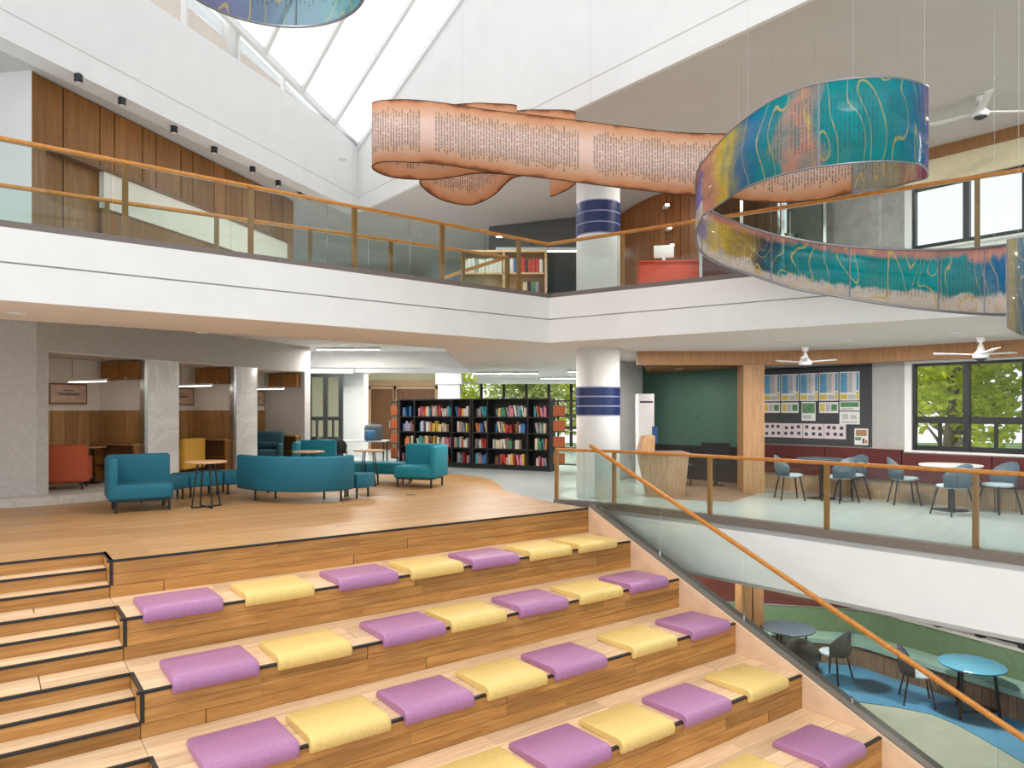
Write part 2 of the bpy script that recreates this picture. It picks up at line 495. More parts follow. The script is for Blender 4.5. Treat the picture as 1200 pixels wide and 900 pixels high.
# beam coping
struct('trim_6', MB().prism([tuple(p) for p in (K - nl * .03, LE2 - nl * .03, LE2 + nl * .33, K + nl * .33)], 8.05, 8.11), 'white_metal')
struct('trim_7', MB().prism([tuple(p) for p in (K - nrm2 * .10 , RE2 - nrm2 * .10, RE2, K)], [gable(0) - .12, gable(16) - .12, gable(16) - .12, gable(0) - .12], [gable(0), gable(16), gable(16), gable(0)]), 'white_metal')
# rooflight: sloping glazed plane z = 8 + .37 a + .19 b over K + a e2 + b e1
def roof(a, b_, dz=0):
    p = K + e2 * a + e1 * b_
    return Vector((p.x, p.y, 7.97 + .37 * a + .19 * b_ + dz))
rl = thing('rooflight', 'sloping white glazed rooflight above the left beam and gable wall', 'skylight')
bs = [0, 1.05, 2.25, 3.45, 4.65, 5.85, 7.05, 8.25]
for i_ in range(len(bs) - 1):
    for a0, a1 in ((0.05, 7.0), (7.0, 14.0)):
        mb = MB()
        q = [roof(a0, bs[i_] + .03), roof(a1, bs[i_] + .03), roof(a1, bs[i_ + 1] - .03), roof(a0, bs[i_ + 1] - .03)]
        mb.add([*q, *[p + Vector((0, 0, .03)) for p in q]], [(3, 2, 1, 0), (4, 5, 6, 7), (0, 1, 5, 4), (1, 2, 6, 5), (2, 3, 7, 6), (3, 0, 4, 7)])
        obj('pane', mb, 'roof_glass', rl)
for b_ in bs:
    obj('glazing_bar', MB().bar(roof(0, b_, -.03), roof(14, b_, -.03), .07, .12), 'white_metal', rl)
obj('eaves_beam', MB().bar(roof(0, 0, -.02), roof(0, 8.25, -.02), .10, .14), 'white_metal', rl)
# clerestory between the beam and the rooflight edge
cl = thing('clerestory', 'tapering white clerestory with blinds over the left beam', 'window')
prev = .5
for s_ in (1.4, 2.75, 4.1, 5.4, 6.7, 8.0):
    P0 = K + e1 * prev; P1 = K + e1 * s_
    zt0, zt1 = 7.9 + .19 * prev, 7.9 + .19 * s_
    zm0, zm1 = 8.11 + (zt0 - 8.11) * .55, 8.11 + (zt1 - 8.11) * .55
    if zt0 > 8.15:
        def quad(z00, z01, z10, z11, th):
            mb = MB()
            a = [Vector((*(P0 + nl * th), z00)), Vector((*(P1 + nl * th), z10)), Vector((*(P1 + nl * th), z11)), Vector((*(P0 + nl * th), z01))]
            b2 = [p + Vector((nl.x * .03, nl.y * .03, 0)) for p in a]
            return mb.add(a + b2, [(0, 1, 2, 3), (7, 6, 5, 4), (4, 5, 1, 0), (5, 6, 2, 1), (6, 7, 3, 2), (7, 4, 0, 3)])
        obj('blind', quad(8.11, zm0, 8.11, zm1, .12), 'pale_wall', cl)
        obj('pane', quad(zm0, zt0, zm1, zt1, .14), 'window_glass', cl)
    obj('mullion', MB().bar((*(P1 + nl * .1), 8.08), (*(P1 + nl * .1), zt1), .09, .09), 'white_metal', cl)
    prev = s_
rp = K + e1 * 4.0
obj('round_post', MB().lathe([(.13, 8.1), (.13, 9.5)], *(K + e1 * 4.25 + nl * .16), seg=16), 'white_plaster', cl, smooth=True)

# --- upper left: timber panelled wall, white end wall
def wall_s(P, d, px):
    k = (px - 600) / F
    return (k * P.y - P.x) / (d.x - k * d.y)
WP = Vector((-6.72, 9.97)); WD = Vector((.272, .962)).normalized(); WN = Vector((WD.y, -WD.x))   # WN faces the atrium
end_s = wall_s(WP, WD, 345)
tw = struct('wall_left_upper', MB().prism([tuple(p) for p in (WP - WN * .06, WP + WD * end_s - WN * .06, WP + WD * end_s - WN * .26, WP - WN * .26)], UP, CEIL), 'oak_dark', label='timber panelled wall of the upper storey')
joints = [37, 75, 118, 135, 168, 184, 213, 227, 252, 265, 285, 300, 318, 332, 345]
for a_, b_ in zip(joints[:-1], joints[1:]):
    s0, s1 = wall_s(WP, WD, a_) + .012, wall_s(WP, WD, b_) - .012
    if s1 - s0 < .05: continue
    mb = MB().box(0, s1 - s0, -.02, .02, 0, CEIL - UP - .03)
    o = obj('panel', mb, 'oak_dark', tw)
    p = WP + WD * s0 - WN * .035
    o.location = (p.x, p.y, UP + .01); o.rotation_euler = (0, 0, math.atan2(WD.y, WD.x))
struct('wall_end', MB().prism([tuple(WP), tuple(WP - WN * 5 + WD * -.6), tuple(WP - WN * 5 + WD * .2), tuple(WP + WD * .05 - WN * .06)], UP, CEIL), 'white_plaster', label='white end wall beside the timber panelling')
# far upper walls
struct('wall_far_upper', MB().box(-12, 7.2, 27, 27.2, UP, CEIL), 'grey_wall', label='far wall of the upper storey')
# --- right outer wall W (both upper storeys), with window openings
W0 = Vector((6.6, 14.2)); WR = Vector((.642, -.766)).normalized(); WI = Vector((-WR.y, WR.x)) * -1     # WR runs to the right
if WI.y > 0: WI = -WI                                                                                 # faces the room
def Wp(s, off=0.0, z=0.0):
    p = W0 + WR * s + WI * off
    return Vector((p.x, p.y, z))
def wall_seg(name, s0, s1, z0, z1, mat, th=.25, off=0.0, **k):
    q = [Wp(s0, off), Wp(s1, off), Wp(s1, off - th), Wp(s0, off - th)]
    return struct(name, MB().prism([(p.x, p.y) for p in q], z0, z1), mat, **k)
gs0_ = -5.1
s_w = wall_s(W0, WR, 1068)                         # windows start here
wall_seg('wall_right_mid', gs0_, s_w - .12, 0, SOF, 'grey_wall', label='grey outer wall of the middle storey')
wall_seg('wall_right_sill', s_w - .12, 9, 0, .90, 'white_plaster', label='wall below the middle storey windows')
wall_seg('wall_right_head', s_w - .12, 9, 2.50, SOF, 'white_plaster', label='wall above the middle storey windows')
wall_seg('wall_right_upper', -1.2, s_w - .12, UP, CEIL, 'concrete', label='grey wall of the upper storey beside the windows')
wall_seg('wall_right_sill_upper', s_w - .12, 9, UP, 4.60, 'white_plaster')
wall_seg('wall_right_head_upper', s_w - .12, 9, 5.75, CEIL, 'cream_wall', label='cream wall above the upper windows')
def win_wall(n, z0, z1, zt, label):
    """black framed window band on wall W: tall panes above a row of small casements"""
    root = bpy.data.objects.new('window_%d' % n, None); COL.objects.link(root)
    root['kind'] = 'structure'; root['label'] = label
    def fr(s0, s1, za, zb, name='window_frame', mat='black_frame', o0=-.08, o1=-.16):
        q = [Wp(s0, o0), Wp(s1, o0), Wp(s1, o1), Wp(s0, o1)]
        return obj(name, MB().prism([(p.x, p.y) for p in q], za, zb), mat, root)
    s = s_w; n_ = 6; wd = .88
    fr(s, s + n_ * wd, z0, z0 + .09); fr(s, s + n_ * wd, z1 - .05, z1)
    if zt: fr(s, s + n_ * wd, zt - .06, zt + .06)
    for i in range(n_ + 1):
        fr(s + i * wd - .05, s + i * wd + .05, z0, z1, 'mullion', o0=-.05)
    for i in range(n_):
        if zt:
            fr(s + i * wd + wd / 2 - .025, s + i * wd + wd / 2 + .025, z0, zt, 'mullion', o0=-.09)
            for h in (0, 1):
                fr(s + i * wd + h * wd / 2 + .05, s + i * wd + (h + 1) * wd / 2 - .04, z0 + .09, zt - .06, 'pane', 'window_glass', -.11, -.115)
        fr(s + i * wd + .05, s + (i + 1) * wd - .05, (zt + .06) if zt else z0 + .09, z1 - .05, 'pane', 'window_glass', -.11, -.115)
    q = [Wp(s - .12, .0), Wp(s, .0), Wp(s, -.2), Wp(s - .12, -.2)]
    obj('window_reveal', MB().prism([(p.x, p.y) for p in q], z0, z1), 'white_plaster', root)
    obj('window_sill', MB().prism([(p.x, p.y) for p in (Wp(s - .12, .04), Wp(9, .04), Wp(9, -.08), Wp(s - .12, -.08))], z0 - .04, z0), 'white_plaster', root)
win_wall(1, .90, 2.50, 1.46, 'black framed window band of the middle storey')
win_wall(2, 4.60, 5.75, None, 'black framed window band of the upper storey')
# wooden strips over the upper windows
wall_seg('trim_9', -1.5, 9, 6.2, CEIL, 'header_wood', .06, .06)

# --- middle storey: timber header, portal post, alcove with a green wall
HD = [(2.48, 14.02), (4.78, 14.06), (6.45, 13.55), (8.35, 11.65), (10.2, 9.5)]
struct('trim_10', MB().sweep(HD, [(0, 2.53), (0, SOF), (-.16, SOF), (-.16, 2.53)]), 'header_wood', label='timber header below the right soffit')
pp = thing('portal_post', 'square timber post beside the dark green alcove', 'post', (4.78, 14.1, 0), math.radians(-6))
obj('post_front', MB().box(-.2, .2, -.04, .0, 0, 2.53), 'portal_wood', pp)
obj('post_body', MB().box(-.2, .2, 0, .55, 0, 2.53), 'header_wood', pp)
gs0, gs1 = -5.1, -1.9
wall_seg('wall_green', gs0, gs1, .80, SOF, 'green_wall', .05, .06, label='dark green wall at the back of the alcove')
wall_seg('wall_green_base', gs0, gs1, 0, .80, 'black_panel', .05, .08, label='black base below the dark green wall')
q = [Wp(gs0, .05), Wp(gs0, .05) + Vector((-.9, -1.5, 0)), Wp(gs0, .05) + Vector((-.98, -1.45, 0)), Wp(gs0, -.1)]
struct('wall_alcove', MB().prism([(p.x, p.y) for p in q], 0, SOF), 'white_plaster', label='white side wall of the alcove')
q = [(2.6, 14.2), (4.6, 14.2), (5.1, 15.8), (3.4, 17.8)]
struct('ceiling', MB().prism(q, 2.56, 2.6), 'oak_dark', label='timber ceiling of the alcove')
# alcove floor, a shade of tan
struct('floor', MB().prism([(2.7, 13.2), (3.9, 12.7), (4.75, 13.9), (5.2, 15.8), (3.6, 17.6)], 0, .004), 'bench_wood', label='tan floor of the alcove')

# --- left: grey booth wall with three niches
C = Vector((-8.34, 12.5)); CD = Vector((.342, .94)).normalized(); CI = Vector((-CD.y, CD.x))            # CI runs into the booths
def Cp(s, off=0.0, z=0.0):
    p = C + CD * s + CI * off
    return Vector((p.x, p.y, z))
def cseg(mb, s0, s1, o0, o1, z0, z1):
    return mb.prism([(p.x, p.y) for p in (Cp(s0, o0), Cp(s1, o0), Cp(s1, o1), Cp(s0, o1))], z0, z1)
NT, PL = 2.70, .15
niches = [(.22, 2.345), (3.18, 4.94), (5.69, 7.64)]
struct('wall_booths', cseg(MB(), 0, 7.9, 0, .3, NT, UP), 'grey_render', label='grey rendered wall band above the reading booths')
struct('wall_booths', cseg(MB(), 0, .22, 0, 1.5, PL, NT), 'grey_render', label='grey rendered pier at the near end of the booths')
struct('wall_booths', cseg(MB(), 7.64, 7.9, 0, 1.5, PL, NT), 'grey_render', label='grey rendered pier at the far end of the booths')
LD = Vector((-.86, -.51)).normalized()
q = [Cp(0), Cp(0) + Vector((*(LD * 5), 0)), Cp(0) + Vector((*(LD * 5), 0)) + Vector((-.5, .9, 0)), Cp(0, .4)]
struct('wall_left_mid', MB().prism([(p.x, p.y) for p in q], PL, UP), 'grey_render', label='grey rendered wall left of the reading booths')
plq = [Cp(-.1, -.05) + Vector((*(LD * 6), 0)) + Vector((.35, -.45, 0)), Cp(-.15, -.45), Cp(.7, -.75), Cp(1.5, -.65), Cp(2.3, -.3), Cp(8.0, -.2), Cp(8.0, 1.6), Cp(-.2, 1.6), Cp(-.2, 1.6) + Vector((*(LD * 6), 0))]
struct('floor', MB().prism([(p.x, p.y) for p in plq], 0, PL), 'plinth_stone', label='low stone plinth in front of the reading booths')
for i_, (s0, s1) in enumerate(((2.345, 3.18), (4.94, 5.69))):
    mc = thing('marble_pier', ('wider' if i_ == 0 else 'narrower') + ' veined white marble pier between the reading booths', 'pillar', tuple(Cp(s0, 0, PL)), math.atan2(CD.y, CD.x))
    obj('marble_cladding', MB().box(0.02, s1 - s0, -.02, .12, 0, NT - PL - .005), 'marble', mc, bevel=.006)
    obj('metal_edge', MB().box(-.06, .02, -.01, .12, 0, NT - PL - .005), 'chrome', mc)
    struct('wall_pier', cseg(MB(), s0 + .16, s1 - .1, .125, 1.34, PL, NT - .03), 'pale_wall')
for i_, (s0, s1) in enumerate(niches):
    word = ('first', 'second', 'third')[i_]
    bw = struct('wall_niche', cseg(MB(), s0 - .1, s1 + .45, 1.36, 1.46, PL, NT), 'pale_wall', label='pale back wall of the %s reading booth' % word)
    struct('ceiling', cseg(MB(), s0, s1 + .1, .02, 1.4, NT - .02, NT + .04), 'pale_wall', label='ceiling of the %s reading booth' % word)
    nb_ = 9
    for k_ in range(nb_):
        a_ = s0 - .05 + (s1 - s0 + .4) * k_ / nb_; b_ = a_ + (s1 - s0 + .4) / nb_ - .012
        o = obj('board', MB().box(0, b_ - a_, -.015, .015, 0, 1.48), 'oak_board', bw)
        p = Cp(a_, 1.34, PL); o.location = p; o.rotation_euler = (0, 0, math.atan2(CD.y, CD.x))
    # side partition (far side) clad in boards below
    sp = struct('wall_partition', cseg(MB(), s1 + .05, s1 + .12, .1, 1.36, PL, NT), 'pale_wall', label='far side wall of the %s reading booth' % word)
    for k_ in range(5):
        o = obj('board', MB().box(0, .24, -.015, .015, 0, 1.48), 'oak_board', sp)
        p = Cp(s1 + .03, .12 + k_ * .248, PL); o.location = p; o.rotation_euler = (0, 0, math.atan2(CI.y, CI.x))
    cb = thing('overhead_cupboard', 'dark timber cupboard high on the far wall of the %s reading booth' % word, 'cabinet', tuple(Cp(s1 - .14, .14, 2.27)), math.atan2(CI.y, CI.x))
    obj('cabinet_body', MB().box(0, .96, -.14, 0, 0, .38), 'oak_dark', cb)
    for d_ in (0, .48):
        dr_ = obj('door', MB().box(d_ + .01, d_ + .47, 0, .02, .01, .37), 'oak_dark', cb)
        obj('knob', MB().lathe([(.006, .02), (.012, .02), (.012, .045), (.006, .045)], d_ + .24, .03, seg=10), 'chrome', dr_)
    ds = thing('shelf_desk', 'dark timber shelf desk on the far wall of the %s reading booth' % word, 'desk', tuple(Cp(s1 - .2, .12, PL)), math.atan2(CI.y, CI.x))
    obj('desk_top', MB().box(0, 1.1, -.2, .04, .76, .80), 'oak_board', ds)
    obj('shelf', MB().box(.04, 1.06, -.18, -.0, .34, .37), 'oak_dark', ds)
    obj('side_panel', MB().box(0, .04, -.2, 0, 0, .76), 'oak_dark', ds); obj('side_panel', MB().box(1.06, 1.1, -.2, 0, 0, .76), 'oak_dark', ds)
    obj('back_panel', MB().box(.04, 1.06, -.2, -.18, .05, .76), 'door_wood', ds)
    lm = thing('pendant_lamp', 'slim white linear lamp hanging in the %s reading booth' % word, 'lamp', tuple(Cp((s0 + s1) / 2 + .15, .55, 2.19)), math.atan2(CI.y, CI.x))
    obj('housing', MB().box(-.5, .5, -.03, .03, .015, .06), 'white_metal', lm)
    obj('diffuser', MB().box(-.48, .48, -.025, .025, 0, .015), 'lamp_warm', lm)
    for x_ in (-.4, .4): obj('cable', MB().tube([(x_, 0, .06), (x_, 0, .49)], .005, 5), 'black_metal', lm)
    pq = thing('framed_plaque', 'rose printed plaque in a dark frame on the wall of the %s reading booth' % word, 'picture', tuple(Cp(s0 + (1.4, 1.36, 1.45)[i_], 1.305, 1.76)), math.atan2(CD.y, CD.x))
    obj('frame', MB().box(-.42, .42, -.012, .02, 0, .42), 'door_wood', pq)
    obj('sheet', MB().box(-.39, .39, -.018, -.012, .03, .39), 'rose_plaque', pq)
    for z_, l_ in ((.27, .12), (.21, .26), (.18, .22)):
        obj('print_line', MB().box(-l_, l_, -.021, -.018, z_, z_ + .018), 'print_dark', pq)

# --- far end of the middle storey
struct('wall_far', MB().box(-12, -2.7, 29.5, 29.7, 0, UP), 'cream_wall', label='cream far wall of the middle storey')
struct('wall_far_head', MB().box(-2.7, 6.2, 29.5, 29.7, 2.72, SOF), 'white_plaster')
struct('wall_far_right', MB().box(6.2, 7.2, 29.5, 29.7, 0, SOF), 'white_plaster')
fw = bpy.data.objects.new('window_3', None); COL.objects.link(fw); fw['kind'] = 'structure'; fw['label'] = 'tall black framed windows at the far end'
xs = [-2.2 + i * .93 for i in range(10)]
for x_ in xs: obj('mullion', MB().box(x_ - .06, x_ + .06, 29.45, 29.6, 0, 2.72), 'black_frame', fw)
for z_ in (.05, .9, 1.4): obj('window_frame', MB().box(-2.3, 6.25, 29.46, 29.58, z_ - .06, z_ + .06), 'black_frame', fw)
for i_ in range(9): 
    for za, zb in ((.11, .84), (.96, 1.34), (1.46, 2.7)):
        obj('pane', MB().box(xs[i_] + .06, xs[i_ + 1] - .06, 29.52, 29.53, za, zb), 'window_glass', fw)
fl = thing('far_pillar', 'white square pillar between the brown doors and the far windows', 'pillar', (D(527, 28), 28, 0))
obj('shaft', MB().box(-.42, .42, -.4, .4, 0, SOF - .16), 'white_plaster', fl); obj('capital', MB().box(-.5, .5, -.48, .48, SOF - .16, SOF + .8), 'white_plaster', fl)
fl2 = thing('near_pillar', 'broad white pillar beside the tall narrow window', 'pillar', (D(415, 25.5), 25.5, 0))
obj('shaft', MB().box(-.42, .42, -.4, .4, 0, 2.95), 'white_plaster', fl2); obj('capital', MB().box(-.5, .5, -.5, .5, 2.95, UP - .2), 'white_plaster', fl2)
for i_, (x0, x1) in enumerate(((435, 461), (465, 510))):
    dn = bpy.data.objects.new('door_%d' % (i_ + 1), None); COL.objects.link(dn); dn['kind'] = 'structure'; dn['label'] = 'brown timber door in the cream far wall'
    a_, b_ = D(x0, 29.4), D(x1, 29.4)
    lf_ = obj('door_leaf', MB().box(a_, b_, 29.36, 29.46, 0, 2.5), 'door_wood', dn)
    obj('handle', MB().box(b_ - .16, b_ - .12, 29.31, 29.36, .9, 1.2), 'chrome', lf_)
    obj('door_frame', MB().box(a_ - .1, a_, 29.32, 29.48, 0, 2.6), 'shelf_wood', dn); obj('door_frame', MB().box(b_, b_ + .1, 29.32, 29.48, 0, 2.6), 'shelf_wood', dn)
    obj('door_frame', MB().box(a_ - .1, b_ + .1, 29.32, 29.48, 2.5, 2.6), 'shelf_wood', dn)
struct('trim_11', MB().box(-5.9, -3.0, 29.4, 29.5, 2.62, 2.86), 'shelf_wood')
# narrow tall window left of the pillar
lw = bpy.data.objects.new('window_4', None); COL.objects.link(lw); lw['kind'] = 'structure'; lw['label'] = 'tall narrow black framed window beyond the booths'
yw = 24.0
x0, x1 = D(362, yw), D(400, yw)
for px_ in (362, 381, 399): obj('mullion', MB().box(D(px_, yw) - .07, D(px_, yw) + .07, yw, yw + .12, 0, 2.85), 'black_frame', lw)
for px_ in (371, 390): obj('mullion', MB().box(D(px_, yw) - .03, D(px_, yw) + .03, yw, yw + .1, .68, 1.35), 'black_frame', lw)
for z_ in (.1, .68, 1.35, 2.8): obj('window_frame', MB().box(x0, x1, yw + .02, yw + .1, z_ - .06, z_ + .06), 'black_frame', lw)
for a_, b_ in ((362, 381), (381, 399)): obj('pane', MB().box(D(a_, yw) + .07, D(b_, yw) - .07, yw + .05, yw + .06, .1, 2.8), 'window_glass', lw)
struct('wall_far_left', MB().box(D(300, yw) - 6, x0 - .05, yw, yw + .2, 0, UP - .2), 'white_plaster')
struct('wall_far_left_head', MB().box(x0 - .05, x1 + .4, yw, yw + .2, 2.88, UP - .2), 'white_plaster')
# beams in the far ceiling
for i_, (px_, y0, y1) in enumerate(((470, 21.5, 22.2), (520, 24.3, 24.9))):
    struct('trim_%d' % (12 + i_), MB().box(-7, -1.3, y0, y1, 2.92, UP - .2), 'white_plaster')
struct('trim_14', MB().box(-1.28, 9, 26.5, 27.0, 2.62, SOF), 'white_plaster')
# --- lower storey wall and window behind the curved bench
BB = [(2.4, 13.95), (4.8, 13.4), (6.46, 13.0), (7.12, 11.9), (7.75, 10.73), (8.45, 9.5), (9.2, 8.2)]
struct('wall_lower', MB().sweep(BB, [(0, LOW), (0, -2.0), (-.2, -2.0), (-.2, LOW)]), 'grey_wall', label='low wall behind the curved green bench')
struct('wall_lower_red', MB().sweep(BB[:3], [(0, -2.0), (0, -.9), (-.2, -.9), (-.2, -2.0)]), 'red_upholstery', label='dark red panel above the green bench')
bp_ = [Vector(p) for p in BB]
def along(t0, t1):
    a = bp_[2].lerp(bp_[3], t0) ; b2 = bp_[2].lerp(bp_[3], t1)
    return [tuple(a), tuple(b2)]
struct('wall_lower_pier', MB().sweep(along(0, .5), [(0, -2.0), (0, -.9), (-.2, -.9), (-.2, -2.0)]), 'pale_wall', label='pale pier beside the lower window')
lwn = bpy.data.objects.new('window_5', None); COL.objects.link(lwn); lwn['kind'] = 'structure'; lwn['label'] = 'black framed window above the curved green bench'
wl = [tuple(bp_[2].lerp(bp_[3], .5))] + BB[3:]
obj('window_reveal', MB().sweep(along(.5, .6), [(.02, -2.0), (.02, -.9), (-.15, -.9), (-.15, -2.0)]), 'white_plaster', lwn)
obj('window_sill', MB().sweep(wl, [(.06, -2.02), (.06, -1.96), (-.2, -1.96), (-.2, -2.02)]), 'plinth_stone', lwn)
obj('window_frame', MB().sweep(wl, [(-.10, -1.96), (-.10, -1.80), (-.2, -1.80), (-.2, -1.96)]), 'black_frame', lwn)
for a_, b_ in zip(wl[:-1], wl[1:]):
    a_, b_ = Vector(a_), Vector(b_)
    obj('mullion', MB().bar((*b_, -1.96), (*b_, -.9), .16, .16), 'black_frame', lwn)
    m_ = a_.lerp(b_, .5)
    obj('mullion', MB().bar((*m_, -1.96), (*m_, -1.7), .1, .12), 'black_frame', lwn)
    d_ = (b_ - a_).normalized(); n_ = Vector((-d_.y, d_.x))
    obj('pane', MB().prism([tuple(a_ + n_ * .14), tuple(b_ + n_ * .14), tuple(b_ + n_ * .15), tuple(a_ + n_ * .15)], -1.8, -.9), 'window_glass', lwn)
# ================================================================== STEPPED SEATING
_pc = {}
def plank_mesh(l, wd, th, mat):
    key = (round(l, 2), round(wd, 3), round(th, 3), mat)
    if key not in _pc:
        l_, w_, t_ = key[:3]
        c = .003
        me = MB().box(0, l_, 0, w_, 0, t_).mesh('plank'); fix_normals(me)
        me.materials.append(MATS[mat]); _pc[key] = me
    return _pc[key]
def plank(parent, M, l, wd, th, mat, name='plank'):
    o = bpy.data.objects.new(name, plank_mesh(l, wd, th, mat)); COL.objects.link(o)
    o.parent = parent; o.matrix_basis = M
    return o
def frame(s, d, z, kind):
    """local x along the step to the left, y across, z = thickness"""
    ax = Vector((-AX.x, -AX.y, 0))
    if kind == 'riser': ay, az = Vector((BX.x, BX.y, 0)), Vector((0, 0, 1))
    else: ay, az = Vector((BX.x, BX.y, 0)), Vector((0, 0, 1))
    p = S(s, d, z)
    M = Matrix(((ax.x, ay.x, az.x, p.x), (ax.y, ay.y, az.y, p.y), (ax.z, ay.z, az.z, p.z), (0, 0, 0, 1)))
    return M
def rows(parent, kind, s0, s1, d, z, span, nrow, th, mat, rng):
    wd = span / nrow
    for r_ in range(nrow):
        s = s0; first = True
        while s < s1 - .02:
            l = rng.choice((1.1, 1.5, 1.9, 2.3)) if not first else rng.choice((.7, 1.1, 1.5, 1.9))
            first = False
            l = min(l, s1 - s)
            if s1 - (s + l) < .35: l = s1 - s
            if kind == 'riser': M = frame(s + .001, d, z + r_ * wd + .001, 'riser')
            else: M = frame(s + .001, d + r_ * wd + .001, z, 'tread')
            plank(parent, M, l - .005, *((th, wd - .004) if kind == 'riser' else (wd - .004, th)), mat)
            s += l
rng = random.Random(11)
seat = thing('stepped_seating', 'wide honey oak stepped seating with black nosings descending to the lower floor', 'seating', tuple(S(0, 0, LOW)))
seat_inv = Matrix.Translation(Vector(seat.location)).inverted()
SN, SL = 7.035, 10.6                                # where the little side stairs start; left end
def inv_child(o):
    o.matrix_parent_inverse = seat_inv
    return o
def sprism(mb, s0, s1, d0, d1, z0, z1):
    return mb.prism([tuple(S(s0, d0).xy), tuple(S(s1, d0).xy), tuple(S(s1, d1).xy), tuple(S(s0, d1).xy)], z0, z1)
NB = .545
for i in range(0, 7):
    z = -RISE * i
    d_front = TREAD * i
    d_back = TREAD * (i - 1) if i else -.9
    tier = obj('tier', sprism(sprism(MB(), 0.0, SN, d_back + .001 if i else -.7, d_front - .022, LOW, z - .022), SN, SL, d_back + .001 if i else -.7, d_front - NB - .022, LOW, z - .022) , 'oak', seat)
    inv_child(tier)
    def P(kind, *a):
        n0 = len(bpy.data.objects)
        rows(tier, kind, *a)
    # riser boards below this nosing
    nxt = -RISE * (i + 1)
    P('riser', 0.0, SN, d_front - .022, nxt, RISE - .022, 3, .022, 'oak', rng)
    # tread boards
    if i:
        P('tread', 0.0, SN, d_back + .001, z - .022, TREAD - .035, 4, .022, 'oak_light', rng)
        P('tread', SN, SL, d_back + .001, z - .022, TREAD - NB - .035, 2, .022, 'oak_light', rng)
    # black nosing
    def blk(mb): return inv_child(obj('nosing_strip', mb, 'black_metal', tier))
    blk(sprism(MB(), 0.0, SN + .03, d_front - .033, d_front + .004, z - .021, z + .003))
    blk(sprism(MB(), SN, SL, d_front - NB - .034, d_front - NB + .004, z - .021, z + .003))
    blk(sprism(MB(), SN - .03, SN + .004, d_front - NB - .03, d_front + .004, z - .020, z + .004))
    blk(sprism(MB(), SN - .03, SN + .004, d_front - .02, d_front + .006, z - RISE * 2 / 3, z - .01))
    # small side stairs: two intermediate treads inside the notch
    for k in (1, 2):
        zz = z - RISE * k / 3
        da, db = d_front - NB + NB / 2 * (k - 1), d_front - NB + NB / 2 * k
        st = inv_child(obj('side_step', sprism(MB(), SN + .002, SL, da, db - .018, LOW if k == 2 else zz - RISE / 3, zz - .02), 'oak', tier))
        plank(tier, frame(SN + .004, da, zz - .02, 'tread'), SL - SN - .006, NB / 2 - .034, .02, 'oak_light')
        plank(tier, frame(SN + .004, db - .018 , zz - RISE / 3, 'riser'), SL - SN - .006, .018, RISE / 3 - .021, 'oak')
        blk(sprism(MB(), SN, SL, db - .034, db + .004, zz - .02, zz + .003))
    plank(tier, frame(SN + .004, d_front - NB - .022, z - RISE / 3, 'riser'), SL - SN - .006, .02, RISE / 3 - .022, 'oak')
    plank(tier, frame(SN + .004, d_front - .02, nxt + .001, 'riser'), SL - SN - .006, .02, RISE / 3 - .022, 'oak')
    inv_child(obj('notch_cheek', sprism(MB(), SN - .03, SN - .002, d_front - NB, d_front - .03, z - RISE, z - .022), 'oak_light', tier))
# (tier meshes are written in world coordinates; the Empty's offset is removed through the parent inverse)
for tier in seat.children:
    for ch in tier.children:
        ch.matrix_parent_inverse = Matrix.Identity(4)

# stringer on the right: light wood cheek, dark curb, glass, timber handrail
DE = 7 * TREAD
def slope(d): return -RISE / TREAD * d
strg = thing('stair_balustrade', 'glass stair balustrade with a sloping timber handrail beside the stepped seating', 'balustrade')
def slab_s(s0, s1, d0, d1, zlo, zhi):
    return MB().prism([tuple(S(s0, d0).xy), tuple(S(s0, d1).xy), tuple(S(s1, d1).xy), tuple(S(s1, d0).xy)], [slope(d0) + zlo, slope(d1) + zlo, slope(d1) + zlo, slope(d0) + zlo], [slope(d0) + zhi, slope(d1) + zhi, slope(d1) + zhi, slope(d0) + zhi])
for k in range(7):
    o = obj('cheek_panel', slab_s(-.035, -.002, TREAD * k + .002, TREAD * (k + 1) - .002, -.75, .012), 'cheek_wood', strg)
obj('curb', slab_s(-.26, -.037, -.05, DE, -.55, .03), 'curb_stone', strg)
gp = [-.02, 1.45, 2.95, 4.45, 5.95, DE]
for a_, b_ in zip(gp[:-1], gp[1:]):
    obj('glass_panel', slab_s(-.16, -.148, a_ + .012, b_ - .012, .02, .94), 'rail_glass', strg)
rail_pts = [S(-.153, d, slope(d) + .99) for d in (-.12, DE)]
obj('handrail', MB().bar(rail_pts[0], rail_pts[1], .065, .06), 'rail_wood', strg, bevel=.02)
for d in gp[1:-1]:
    obj('glass_clamp', MB().box(-.02, .02, -.02, .02, 0, .07), 'chrome', strg, loc=S(-.153, d, slope(d) + .03))

